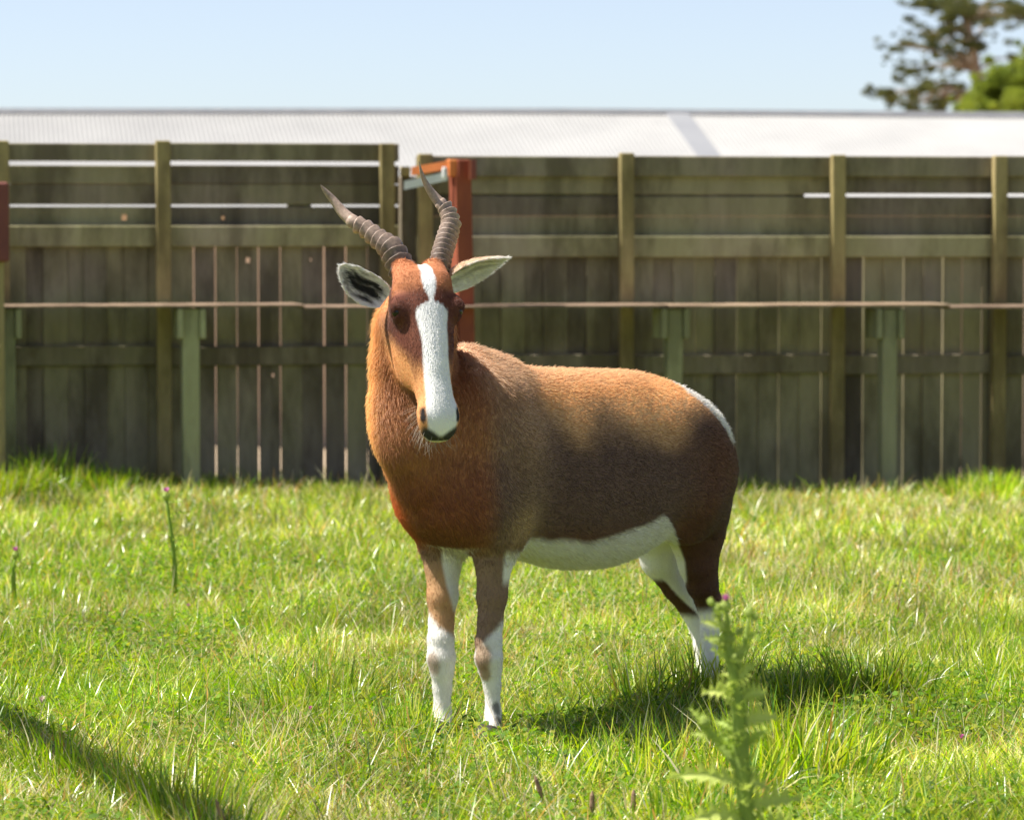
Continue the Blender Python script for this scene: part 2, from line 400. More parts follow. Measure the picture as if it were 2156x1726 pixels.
sand = ramp(nt, n1, [(.3, (.42, .32, .22)), (.7, (.58, .45, .32))])
dp = N(nt, 'ShaderNodeVectorMath', operation='DOT_PRODUCT'); nt.links.new(p, dp.inputs[0]); dp.inputs[1].default_value = (-.2126, 1, 0); mr = N(nt, 'ShaderNodeMapRange'); nt.links.new(dp.outputs['Value'], mr.inputs[0]); mr.inputs[1].default_value = 15.55; mr.inputs[2].default_value = 15.75
nt.links.new(mixc(nt, mr.outputs[0], soil, sand), b.inputs['Base Color'])
V, Fq = grid_sheet(xs, ys)
tag(mesh('ground', V, Fq, gm, None, True), kind='structure', label='soil of the grassy paddock and bare yard behind the fence')

# ---------------------------------------------------------------- fences (positions in metres from the photograph's proportions)
def xz(px, py, d=FD):
    """along-fence coordinate and height where the sight line of a photo point meets the plane d of the fence frame"""
    r = world(px, py, 1.0)-np.array([0, 0, HC]); c, n = math.cos(FPHI), math.sin(FPHI)
    # frame coordinate y' = FD + (-x n + (y-FD) c)
    t = (d-FD+FD*c)/(-r[0]*n+r[1]*c); w = r*t; s_ = w[0]*c+(w[1]-FD)*n
    return s_, HC+w[2]
def froot(px, py, d, z=0):
    a_ = xz(px, py, d)[0]; return tuple(fence_world(np.array([a_, d, z])))
def pbox(mb, x0, y0, x1, y1, d0, d1, t=None, rz=0, bev=.004, wob=0):
    """box whose front face (nearer, at d0) spans photo points (x0,y0)-(x1,y1)"""
    a = xz(x0, y1, d0); c = xz(x1, y0, d0); mb.box((a[0], d0, a[1]), (c[0], d1, c[1]), t, rz, bev, wob)
def holed(mb, x0, y0, x1, y1, d0, d1, holes, t):
    for hx, hy, r in holes:
        if x0 < hx < x1 and y0 < hy < y1:
            holed(mb, x0, y0, hx-r, y1, d0, d1, holes, t); holed(mb, hx+r, y0, x1, y1, d0, d1, holes, t)
            pbox(mb, hx-r+.02, y0, hx+r-.02, hy-r, d0, d1, t, 0, .0005); pbox(mb, hx-r+.02, hy+r, hx+r-.02, y1, d0, d1, t, 0, .0005); return
    pbox(mb, x0, y0, x1, y1, d0, d1, t, 0, .002)
KNOTS = [(262, 458, 6), (470, 459, 3.6), (523, 548, 5.5), (575, 790, 3.5), (655, 547, 2.5), (2070, 606, 3)]
GB = 1052      # photo row of the fence foot, below the grass
def knots(mb, spots): pass
def fence(root_px, label, posts, bays, top, rows, midrail, botrail, group):
    root = empty('wooden_fence', froot(root_px, 1030, FD), label, 'fence', group)
    for (px, w, ptop) in posts:
        mb = MB(); x0, z0 = xz(px, GB, FD-.10); x1, z1 = xz(px+w, ptop, FD-.10)
        cx = (x0+x1)/2; mb.box((cx-.031, FD-.082, z0-.1), (cx+.031, FD-.036, z1), .6, 0, .004)
        mb.build('post', POST, root, frame=True)
    for (x0, x1, kind, holes) in bays:
        for (a, c, th) in rows:                            # horizontal planks of the upper part
            mb = MB(); cuts = [(x0, x1)]
            holed(mb, x0, a, x1, c, FD+.004+th, FD+.026+th, KNOTS, R.random()); mb.build('plank', WOOD, root, frame=True)
        mb = MB(); pbox(mb, x0, top[0], x1, top[1], FD-.030, FD+.002, .45); mb.build('top_rail', WOOD, root, frame=True)
        mb = MB(); pbox(mb, x0, midrail[0], x1, midrail[1], FD-.034, FD+.002, .5); mb.build('rail', RAIL, root, frame=True)
        mb = MB(); pbox(mb, x0, botrail[0], x1, botrail[1], FD-.034, FD+.002, .35); mb.build('rail', WOOD, root, frame=True)
        mb = MB()
        if kind == 'gappy':
            gaps = [(409, 5.5), (454.5, 5), (500, 4), (545, 5), (591, 4), (636, 1.2), (683, 5.5), (728.5, 4.5), (774, 2.5)]
            e = [x0]+[q for gx, gw in gaps for q in (gx-gw/2, gx+gw/2)]+[x1]
            seg = [(e[i], e[i+1]) for i in range(0, len(e), 2)]
        else:
            n = max(1, round((x1-x0)/44.5)); e = np.linspace(x0, x1, n+1); e[1:-1] += R.normal(0, 1.2, n-1); seg = [(e[i]-1.2, e[i+1]+1.2) for i in range(n)]
            
        for j, s_ in enumerate(seg):
            if s_ is None: continue
            o_ = .0 if kind == 'gappy' else .014*(j % 2)
            holed(mb, s_[0], midrail[1]-16, s_[1], GB, FD+.0045+o_+.003*R.random(), FD+.016+o_, KNOTS, R.random())
        mb.build('board_panel', WOOD, root, frame=True)
    return root
# taller fence on the left
LR = [(349.5, 386.8, 0), (389.6, 430.8, 0), (435.8, 481, 0)]
fl = fence(400, 'taller left stretch of weathered fence with light slits between its boards', [(-960, 26, 290), (-480, 26, 293), (-6, 26, 296), (334, 26, 296), (806, 26, 302)],
           [(-945, -466, 'tight', []), (-464, 8, 'tight', []), (10, 352, 'tight', []), (354, 840, 'gappy', [])], (303, 339), LR, (475, 520), (727, 771), 'stretches of wooden fence along the paddock')
# lower fence on the right
RR = [(371, 408, .003), (415, 455, .001), (455.6, 501, 0)]
fr = fence(1500, 'lower right stretch of weathered fence behind the antelope and shelf', [(1310, 26, 322), (1755, 27, 326), (2095, 28, 328), (889, 20, 324), (2480, 28, 330), (2900, 28, 331), (3300, 28, 332)],
           [(878, 1328, 'tight', []), (1330, 1772, 'tight', [(1447, 1489, 655, 748)]), (1774, 2110, 'tight', []), (2112, 2494, 'tight', []), (2496, 2914, 'tight', []), (2916, 3330, 'tight', [])],
           (330, 372), RR, (497, 542), (745, 789), 'stretches of wooden fence along the paddock')
def fw(px, py, d):
    s_, z = xz(px, py, d); return np.array([s_, d, z])
# slot of the lower fence is closed by a batten except near its right end
mb = MB(); pbox(mb, 900, 407, 1694, 417, FD+.03, FD+.045, .3); mb.build('batten', WOOD, fr, frame=True)
mb = MB(); pbox(mb, 605, 428, 655, 440, FD+.03, FD+.045, .3); pbox(mb, 20, 385, 800, 389.5, FD+.03, FD+.045, .4); mb.build('batten', WOOD, fl, frame=True)
# dark corner post and boards between the two stretches
mb = MB(); pbox(mb, 846, 372, 876, GB, FD+.02, FD+.10, .05); mb.build('post', WOOD, fl, frame=True)
mb = MB(); pbox(mb, 878, 372, 900, GB, FD+.01, FD+.04, .4); pbox(mb, 846, 351, 864, 372, FD-.02, FD+.03, .9); mb.build('board_panel', POST, fr, frame=True)

# ---------------------------------------------------------------- shelf on mossy legs
SD = 15.0
shelf = empty('wooden_shelf', froot(1078, 1040, SD), 'long narrow plank shelf on mossy posts along the fence', 'shelf')
for a, c, y0, t in ((-900, -121, 641, .6), (-120, 640, 640.5, .45), (641, 1408, 641.5, .35), (1409, 2000, 639.5, .9), (2001, 2600, 642, .3), (2601, 3250, 642, .5)):
    mb = MB(); x0, z0 = xz(a, y0+9, SD-.03); x1, z1 = xz(c, y0, SD-.03); mb.box((x0, SD-.03, z0), (x1, SD+.30, z1), t); mb.build('shelf_board', SHELF, shelf, frame=True)
for px, w, t in ((-860, 34, .6), (-430, 34, .5), (2330, 34, .4), (2800, 34, .6), (3200, 34, .4), (-4, 36, .4), (386, 34, .8), (1405, 33, .95), (1857, 33, .3)):
    mb = MB(); x0, z0 = xz(px, GB+12, SD); x1, z1 = xz(px+w, 650, SD); mb.box((x0, SD, z0-.1), (x1, SD+.075, z1), t); mb.build('leg', MOSS, shelf, frame=True)
    mb = MB()
    for s in (0, 1):
        q = px-13 if s == 0 else px+w+.5
        x0, z0 = xz(q, 713, SD); x1, z1 = xz(q+12, 650, SD); mb.box((x0, SD-.02, z0), (x1, SD+.16, z1), min(1, t+.1), 0)
    mb.build('bracket', MOSS, shelf, frame=True)

# ---------------------------------------------------------------- rusty gate post with its arm, red board at the far left
GD = 15.1
gp = empty('steel_post', froot(975, 1040, GD), 'rust red steel post with sunlit orange arm between the two fence stretches', 'post')
a = np.array([fw(963, 372, GD), fw(979, 1060, GD)])
mb = MB(); w = .026
cx = (a[0]+a[1])/2; V = []
for q in a:
    for dx, dy in ((-.034, .06), (.034, .06), (.034, -.06), (-.034, -.06)):
        cs, sn = math.cos(math.radians(3)), math.sin(math.radians(3)); V.append(q+np.array([dx*cs-dy*sn+.012, dx*sn+dy*cs, 0]))
V = np.array(V); V[4:, 2] = -.1
mb.add(V, [(0, 1, 2, 3), (7, 6, 5, 4), (0, 4, 5, 1), (1, 5, 6, 2), (2, 6, 7, 3), (3, 7, 4, 0)]); mb.build('column', RUST, gp, frame=True)
mb = MB(); q0, q1 = fw(868, 361, GD+.05), fw(953, 346, GD-.03)
def beam(mb, p0, p1, h, th, t=.5):
    d = np.array([p1[0]-p0[0], p1[1]-p0[1], 0]); d /= np.linalg.norm(d); n = np.array([-d[1], d[0], 0])*th/2; u = np.array([0, 0, h/2])
    mb.add([p0-n-u, p1-n-u, p1+n-u, p0+n-u, p0-n+u, p1-n+u, p1+n+u, p0+n+u], [(0, 3, 2, 1), (4, 5, 6, 7), (0, 1, 5, 4), (1, 2, 6, 5), (2, 3, 7, 6), (3, 0, 4, 7)], t)
beam(mb, q0, q1, .036, .03); pbox(mb, 945, 336, 963, 372, GD-.05, GD+.02); mb.build('arm', LIT_RUST, gp, frame=True)
mb = MB(); beam(mb, fw(851, 391, GD-.03), fw(942, 371, GD-.06), .037, .02); pbox(mb, 932, 352, 941, 376, GD-.075, GD-.055); mb.build('bracket', ZINC, gp, frame=True)
mb = MB(); pbox(mb, 964, 336, 990, 376, GD-.06, GD+.03, None, 0); beam(mb, fw(989, 357, GD-.10), fw(1000, 357, GD+.02), .085, .012); mb.build('hinge_plate', RUST, gp, frame=True)
rb = empty('red_board', froot(5, 460, 14.9), 'dark red painted board on a short post at the far left of the fence', 'board')
mb = MB(); x0, z0 = xz(-40, 552, 14.9); x1, z1 = xz(18, 383, 14.9); mb.box((x0, 14.88, z0), (x1, 14.91, z1), .5, 0, .012); mb.build('board', REDP, rb, frame=True)
mb = MB(); x0, z0 = xz(-20, 1060, 14.93); x1, z1 = xz(8, 552, 14.93); mb.box((x0, 14.915, z0-.1), (x1, 14.96, z1+.15), .5); mb.build('post', POST, rb, frame=True)
ld = empty('timber_frame', froot(-8, 1040, 14.2), 'small timber frame with sunlit rungs cut by the left edge', 'frame')
for a_, c_ in ((727, 771), (822, 862), (915, 955)):
    mb = MB(); x0, z0 = xz(-60, c_, 14.2); x1, z1 = xz(7, a_, 14.2); mb.box((x0, 14.2, z0), (x1, 14.23, z1), .9, math.radians(38)); mb.build('rung', POST, ld, frame=True)
mb = MB(); x0, z0 = xz(-48, 1070, 14.24); x1, z1 = xz(-22, 690, 14.24); mb.box((x0, 14.25, z0-.05), (x1, 14.30, z1), .5); mb.build('upright', MOSS, ld, frame=True)

# ---------------------------------------------------------------- shed with corrugated roof
HD = 34.0
rid = world(1078, 236, HD); zr = rid[2]; ze = 1.24; run = 3.2
sh = empty('shed', (0, HD-run, -.9), 'long low shed with white corrugated roof beyond the fence', 'shed')
xa, xb = -17.0, 17.0; pit = .046; nx = int((xb-xa)/pit*6); xx = np.linspace(xa, xb, nx+1)
def slope(x, v):                                           # v 0 eave .. 1 ridge; sheets lie a little askew
    zz = zr+np.where(x > 1.0, -.0085*(x-1.0), 0)*1.0
    sk = -.55*(1-v)*0
    return np.stack([x-.50*v, np.full_like(x, HD-run+run*v), ze+(zz-ze)*v+0.011*np.cos(2*math.pi*x/pit)], -1)
rows = [slope(xx, v) for v in np.linspace(0, 1, 7)]; V = np.concatenate(rows); n = len(xx)
lo = V.copy(); lo[:, 2] -= .02
i = (np.arange(6)[:, None]*n+np.arange(n-1)[None]).ravel(); Fq = np.stack([i, i+1, i+n+1, i+n], -1)
Fq2 = Fq[:, ::-1]+len(V)
e0 = np.arange(n-1); side = np.stack([e0, e0+len(V), e0+1+len(V), e0+1], -1)
VV = np.concatenate([V, lo])-np.array([0, HD-run, -.9])
mesh('roof', VV, np.concatenate([Fq, Fq2, side]), ROOF, sh, True)
mb = MB()
rp = [(-17.6, zr), (1.0-.5, zr), (16.6, zr-.0085*16)]
for (x0, z0), (x1, z1) in zip(rp[:-1], rp[1:]): beam(mb, np.array([x0, HD, z0+.01]), np.array([x1, HD, z1+.01]), .045, .18)
mb.build('ridge_cap', ZINC, sh)
mb = MB(); mb.box((xa+.3, HD-run+.35, -.95), (xb-.3, HD+run-.35, ze-.02), .5); mb.build('wall', WALLM, sh)
mb = MB(); V = [[-17.5, HD, zr-.03], [16.5, HD, zr-.17], [16.5, HD+run, ze], [-17.5, HD+run, ze]]; V = V+[[a_, b_, c_-.03] for a_, b_, c_ in V]
mb.add(V, [(0, 1, 2, 3), (7, 6, 5, 4), (0, 4, 5, 1), (1, 5, 6, 2), (2, 6, 7, 3), (3, 7, 4, 0)]); mb.build('rear_roof', ROOF, sh)
# darker grey strip across the slope
mb = MB(); V = []
for v in (.30, .99):
    for x in (1.98, 2.20):
        V.append([x-.50*v-.0, HD-run+run*v, ze+(zr-.010-ze)*v+.016])
V = V+[[a_, b_, c_-.01] for a_, b_, c_ in V]
mb.add(V, [(0, 1, 3, 2), (6, 7, 5, 4), (0, 4, 5, 1), (1, 5, 7, 3), (3, 7, 6, 2), (2, 6, 4, 0)])
mb.build('roof_strip', plain('grey_sheet', (.23, .235, .25), (.27, .275, .285), 2, .6), sh)

# ---------------------------------------------------------------- trees beyond the shed
def leaf_mat(name, c1, c2, tr=(.2, .3, .03)):
    m, nt, b = mat(name, .6, .3); at = N(nt, 'ShaderNodeAttribute', attribute_name='tint'); c = ramp(nt, at.outputs['Fac'], [(0, c1), (1, c2)])
    nt.links.new(c, b.inputs['Base Color']); t = N(nt, 'ShaderNodeBsdfTranslucent'); nt.links.new(mixc(nt, .5, c, tr), t.inputs[0])
    mx = N(nt, 'ShaderNodeMixShader'); mx.inputs[0].default_value = .4; nt.links.new(b.outputs[0], mx.inputs[1]); nt.links.new(t.outputs[0], mx.inputs[2])
    nt.links.new(mx.outputs[0], nt.nodes['Material Output'].inputs[0]); return m
CYP = leaf_mat('cypress_leaves', (.035, .055, .020), (.18, .18, .045), (.18, .2, .04))
BUSH = leaf_mat('bright_leaves', (.10, .15, .015), (.34, .40, .05), (.45, .55, .05))
def leaves(mb_name, cl, m, root, size, flat=.45):
    Vs, Ts = [], []
    for c, r, n in cl:
        p = R.normal(0, 1, (n, 3)); p /= np.linalg.norm(p, axis=1)[:, None]; p *= (R.random((n, 1))**.45)*np.array([r, r, r*flat]); p = p+c
        d = R.normal(0, 1, (n, 3)); d /= np.linalg.norm(d, axis=1)[:, None]; e = np.cross(d, R.normal(0, 1, (n, 3))); e /= np.linalg.norm(e, axis=1)[:, None]
        s = size*(.6+.8*R.random((n, 1)))
        Vs.append(np.stack([p-d*s, p-e*s*.35, p+d*s, p+e*s*.35], 1)); Ts.append(np.clip(np.repeat(.5+.25*R.normal()+.2*R.normal(0, 1, n), 4), 0, 1))
    V = np.concatenate(Vs).reshape(-1, 3)-np.array(parent_world(root)); T = np.concatenate(Ts)
    mesh(mb_name, V, np.arange(len(V)).reshape(-1, 4), m, root, False, {'tint': ('POINT', T)})
TD = 72.0
def tz(z1, z2, d=TD): return world((2000+z1/5.404)/1.1127, z2/5.404/1.1127, d)
tr = empty('cypress_tree', (tz(1500, 0)[0], TD, -.9), 'open crowned cypress tree rising behind the shed roof at right', 'tree')
base = np.array([tz(1600, 0)[0]+.3, TD, -.9]); mb = MB()
tp = [base, tz(1640, 1300), tz(1540, 900), tz(1500, 600), tz(1420, 250), tz(1300, -100), tz(1250, -500)]; mb.tube(tp, [.24, .16, .12, .11, .09, .06, .02], 10, .6)
mb.build('trunk', BARK, tr, True)
tips = [(1000, 50, .30), (1250, 110, .38), (1400, 190, .32), (1150, 280, .26), (1220, 400, .2), (960, 560, .34), (680, 590, .28), (540, 540, .2), (820, 400, .14), (1050, 610, .24), (1250, 800, .3), (1450, 680, .3), (1640, 520, .32), (1500, 560, .22),
        (1350, 320, .28), (620, 880, .17), (740, 990, .24), (240, 1140, .14), (440, 1180, .26), (500, 1260, .2), (780, 1080, .3), (950, 1140, .3), (1130, 1170, .34), (1010, 900, .18), (700, 1340, .28), (1080, 1340, .3), (1330, 1140, .3),
        (1720, 30, .5), (1450, -20, .6), (1100, -80, .6), (850, -10, .25), (2020, 90, .42), (2120, 230, .35), (1700, 300, .25), (1930, -60, .6), (2080, 740, .2), (1240, 650, .18), (930, 1340, .2), (480, 1330, .1)]
mb = MB(); cl = []
for a_, b_, r in tips:
    dd = TD+R.normal(0, .8); e = tz(a_, b_, dd); k = np.argmin([abs(q[2]-(e[2]-.3)) for q in tp]); s = np.array(tp[k])
    mid = (s+e)/2+np.array([0, 0, .12]); mb.tube([s, mid, e], [.045, .028, .010], 5, .4)
    cl.append((e, r*.95, int(240*r/.3)))
    for _ in range(3): cl.append((e+R.normal(0, 1, 3)*np.array([r, r, r*.4]), r*.45, 60))
mb.build('limb', BARK, tr, True)
cl = [(c_+R.normal(0, 1, 3)*r_*.35, r_*.75, int(n_*1.6)) for c_, r_, n_ in cl]+[(c_+R.normal(0, 1, 3)*r_*np.array([1.1, .8, .7]), r_*.28, int(n_*.3)) for c_, r_, n_ in cl for _ in range(3)]
leaves('crown', cl, CYP, tr, .038, .5)
t2 = empty('bushy_tree', (tz(2300, 0)[0], TD-4, -.9), 'bright green rounded tree top beside the cypress at the right edge', 'tree')
c0 = np.array([tz(2400, 0, TD-4)[0], TD-4, -.9]); mb = MB(); mb.tube([c0, c0+np.array([.05, 0, 2.]), c0+np.array([0, 0, 3.6])], [.16, .12, .05], 8); mb.build('trunk', BARK, t2, True)
cl = []
for a_, b_, r in [(1450, 1330, .3), (1560, 1230, .34), (1650, 1320, .45), (1700, 1150, .3), (1850, 1120, .42), (1950, 1280, .5), (2020, 1020, .4), (2120, 1150, .55), (2150, 960, .35), (2300, 1050, .7), (2500, 1000, .8), (2400, 1300, .8), (2700, 1200, .8), (2600, 850, .5), (2250, 1500, .8), (1900, 1500, .6), (1600, 1500, .5)]:
    for _ in range(4): cl.append((tz(a_, b_, TD-4+R.normal(0, .4))+R.normal(0, .12, 3), r*.62, int(500*r/.4)))
cl += [(c_+R.normal(0, 1, 3)*r_*1.0, r_*.3, int(n_*.25)) for c_, r_, n_ in cl for _ in range(2)]
leaves('crown', cl, BUSH, t2, .045, .8)
# ---------------------------------------------------------------- antelope: body, coat, ears, horns, eyes
def sstep(x, a, b):
    t = np.clip((x-a)/(b-a), 0, 1); return t*t*(3-2*t)
def vnoise(P, s, seed=0):
    """cheap smooth value noise in 0..1"""
    rr = np.random.default_rng(seed); T = rr.random((32, 32, 32)); q = P*s; i = np.floor(q).astype(int); f = q-i; f = f*f*(3-2*f); o = 0
    for a in (0, 1):
        for b_ in (0, 1):
            for c in (0, 1):
                w = (f[:, 0] if a else 1-f[:, 0])*(f[:, 1] if b_ else 1-f[:, 1])*(f[:, 2] if c else 1-f[:, 2])
                o = o+w*T[(i[:, 0]+a) % 32, (i[:, 1]+b_) % 32, (i[:, 2]+c) % 32]
    return o
def lerp(C, c, w):
    return C*(1-w[:, None])+np.array(c)*w[:, None]
LEGP = {}
def legpath(name, ps):
    P = np.array([W(*p) for p in ps]); o = np.argsort(P[:, 2]); LEGP[name] = P[o]
legpath('lf', [(1038, 1560, 7.9), (1036, 1440, 7.925), (1029, 1385, 7.915), (1032, 1310, 7.925), (1036, 1255, 7.93), (1040, 1180, 7.935), (1044, 1110, 7.94)])
legpath('rf', [(930, 1560, 7.96), (931, 1445, 7.99), (929, 1385, 7.985), (929, 1310, 8.0), (932, 1255, 8.005), (932, 1190, 8.015), (936, 1110, 8.02)])
legpath('lh', [(1495, 1475, 8.55), (1494, 1330, 8.59), (1492, 1268, 8.60), (1479, 1230, 8.57), (1470, 1190, 8.55), (1460, 1140, 8.54), (1448, 1080, 8.53)])
legpath('rh', [(1476, 1465, 8.69), (1477, 1360, 8.73), (1458, 1285, 8.74), (1425, 1235, 8.70), (1390, 1175, 8.67), (1378, 1120, 8.66)])
def legrel(name, a, l, z):
    P = LEGP[name]; ca = np.interp(z, P[:, 2], P[:, 0]); cl_ = np.interp(z, P[:, 2], P[:, 1])
    return (a-ca)*.68+(l-cl_)*.73, np.hypot(a-ca, l-cl_), (a-ca)*.73-(l-cl_)*.68
def pelage(Q):
    a, l, z = Q.T; n = len(Q); nz = vnoise(Q, 26, 3)-.5; n2 = vnoise(Q, 9, 4)-.5
    C = np.tile([.148, .088, .068], (n, 1))
    C = lerp(C, (.20, .085, .048), sstep(z, .50, .40)*sstep(a, -.05, .1))                        # warmer toward the belly edge
    top = sstep(z+.12*n2+.02*nz-.05*sstep(a, .6, .85), .64, .78)
    C = lerp(C, (.88, .52, .24), top*.95)                                                        # pale saddle, with sunlight on the back added to its colour
    C = lerp(C, (.36, .225, .155), sstep(a, .20, .05)*sstep(z, .50, .72)*.8)                       # shoulder
    C = lerp(C, (.82, .58, .38), sstep(z, .78, .86)*.7)  # topline paler still, sunlight put into the colour
    C = lerp(C, (.140, .062, .038), sstep(a+.12*n2, .54, .70)*sstep(z+.08*n2, .77, .62))             # haunch
    C = lerp(C, (.070, .032, .022), sstep(a+.06*n2, .66, .76)*sstep(z, .60, .45)*.7)
    fr = sstep(a+.30*l, .01, -.07)
    C = lerp(C, (.44, .205, .095), fr)                                                             # neck and chest
    C = lerp(C, (.92, .52, .21), fr*sstep(l+.02*n2, .0, -.07)*sstep(z, .52, .66))  # sunlit side of the neck, its brightness put into the coat colour
    C = lerp(C, (.60, .170, .050), fr*sstep(z+.04*n2, .66, .54)*sstep(l, .0, -.07))
    C = lerp(C, (.26, .085, .040), fr*sstep(z+.04*n2, .70, .56)*sstep(l, -.07, .02)*.85)
    C = lerp(C, (.20, .075, .035), fr*sstep(z, .53, .47)*sstep(l, -.14, -.02))
    ax = np.exp(-(((a-.03)/.06)**2+((l-.13)/.10)**2+((z-.50)/.075)**2))
    C = lerp(C, (.40, .27, .15), np.clip(ax*1.0, 0, 1))
    wf = sstep(z, .47, .42)*(a < .20)*(a > -.2)
    C = lerp(C, (.25, .16, .105), wf)
    C = lerp(C, (.58, .33, .16), wf*(l < 0)*sstep(z, .44, .36)*.8)
    zz = z+.012*nz; white = np.zeros(n)
    rl, dl, sl_ = legrel('lf', a, l, z); rr_, dr_, sr_ = legrel('rf', a, l, z); hl, dhl, shl = legrel('lh', a, l, z); hr, dhr, shr = legrel('rh', a, l, z)
    nl = (dl < dr_) & (a < .2); nr = (~nl) & (a < .2); hleft = (dhl < dhr) & (a > .5); hright = (~hleft) & (a > .5)
    white = np.maximum(white, wf*nl*sstep(zz+1.1*np.clip(-rl, -.04, .04), .262, .240)*1.0)
    white = np.maximum(white, wf*nl*sstep(rl, .018, .027)*sstep(z, .455, .43)*sstep(z, .355, .385))
    white = np.maximum(white, wf*nr*sstep(zz+.9*np.clip(rr_, -.04, .04), .275, .255))
    white = np.maximum(white, wf*nr*sstep(rr_-np.interp(z, [.27, .30, .36, .42], [.045, .026, .008, -.004]), -.004, .006)*(dr_ < .075))
    zb = np.interp(a, [-.16, -.05, .03, .12, .25, .38, .50, .58, .68, .80], [.40, .428, .458, .463, .446, .466, .496, .512, .512, .50])+.010*nz+.01*n2
    bnd = np.interp(z, [.24, .266, .31, .36, .477, .52], [.510, .518, .526, .521, .473, .44]); ri = a*.68+l*.73
    bel = sstep(z, zb+.010, zb-.010)*(a > .05)*(a < .74)*(1-(l > -.03)*sstep(ri-bnd, -.004, .004))
    white = np.maximum(white, bel*1.0)
    white = np.maximum(white, sstep(z, .455, .44)*(a > -.16)*(a <= .07)*(dl > .07)*(dr_ > .065)*(z > .40)*.85)
    axw = np.exp(-(((a+.015)/.04)**2+((l-.035)/.028)**2+((z-.475)/.05)**2)); white = np.maximum(white, sstep(axw, .35, .6))
    hz = .232+.012*nz-.030*hright
    white = np.maximum(white, (a > .5)*sstep(z, hz+.014, hz-.014))
    white = np.maximum(white, hleft*(z < .49)*(dhl < .12)*sstep(ri-bnd, .004, -.004)*sstep(z, .235, .25))
    white = np.maximum(white, hright*(z < .47)*(1-sstep(z, .310, .290)*sstep(hr-np.interp(z, [.20, .25, .30], [.012, -.008, -.020]), .004, -.004)))
    rp = sstep(a+.9*(z-.70)-.35*np.abs(l)+.01*nz, RUMP, RUMP+.012)*sstep(z, .64, .67)*(a > .66)
    white = np.maximum(white, rp)
    wc = np.array([.80, .77, .72])*(1+.10*n2[:, None])
    C = C*(1-white[:, None])+wc*white[:, None]
    for (px, py, d, r, s) in ((1017, 1383, 7.895, .024, .9), (1021, 1412, 7.90, .017, .85), (914, 1395, 7.965, .020, .7), (1045, 1490, 7.91, .011, .8), (1046, 1520, 7.905, .012, .9)):
        c = W(px, py, d); g = np.exp(-(((a-c[0])/r)**2+((l-c[1])/r)**2+((z-c[2])/(r*1.5))**2)*1.2)
        C = lerp(C, (.34, .22, .13) if py < 1450 else (.09, .08, .07), sstep(g, .15, .6)*s)
    # head
    H = Q-HO; t = (H@HT)/TS; u = H@HU; v = H@HV
    hw = sstep(v, -.150, -.125)*sstep(t, -.05, -.02)*sstep(z, .66, .68)*(np.abs(u) < .12)*sstep(.43-t, 0, .02)
    D = np.tile([.14, .046, .028], (n, 1))
    D = lerp(D, (.66, .320, .125), sstep(t+.9*(-v-.0)+.05*n2, .155, .215))
    D = lerp(D, (.48, .190, .085), sstep(t, .066, .035)*sstep(v, -.03, -.01)*.95)
    D = lerp(D, (.56, .26, .11), sstep(-v, .04, .07)*sstep(t, .10, .03))
    D = lerp(D, (.10, .038, .026), np.exp(-(((t-.10)/.030)**2+((np.abs(u)-.066)/.025)**2))*.45)
    D = lerp(D, (.16, .060, .036), np.exp(-((t-.17)/.07)**2)*np.exp(-((np.abs(u)-.042)/.012)**2)*(v > -.01)*.8)
    D = lerp(D, (.18, .090, .050), sstep(-v, .085, .11)*sstep(t, .20, .225)*sstep(t, .30, .27)*.9)  # shade under the jaw corner, darkened in the colour
    D = lerp(D, (.66, .31, .125), sstep(t, .27, .30)*sstep(np.abs(u), .028, .036)*.9)
    bw = np.interp(t, [-.03, .0, .03, .055, .074, .082, .090, .100, .115, .14, .2, .26, .30, .325, .345, .358], [.008, .016, .0175, .014, .005, .0035, .022, .034, .035, .0315, .028, .030, .033, .035, .034, .032])
    bl = sstep(np.abs(u-.002)-bw+.007*nz+.004*n2, .0022, -.0022)*(v > -.03)*(t < .39)
    D = lerp(D, (.84, .83, .81), bl)
    arc = .376-.60*np.maximum(np.abs(u)-.004, 0)
    D = lerp(D, (.045, .043, .040), sstep(t, arc-.005, arc+.004)*sstep(v, -.024, -.014)*sstep(np.abs(u), .044, .036))
    D = lerp(D, (.70, .58, .42), sstep(v, -.018, -.026)*sstep(t, .330, .345)*.9)
    for s_ in (-1, 1):
        c = hd(.334, s_*.040, .020)-HO; g = np.exp(-(((t-c@HT/TS)/.019)**2+((u-c@HU)/.006)**2+((v-c@HV)/.014)**2)); D = lerp(D, (.03, .025, .024), sstep(g, .25, .5))
    C = C*(1-hw[:, None])+D*hw[:, None]
    return C*(1+.12*nz[:, None]), hw, white
RUMP = .690

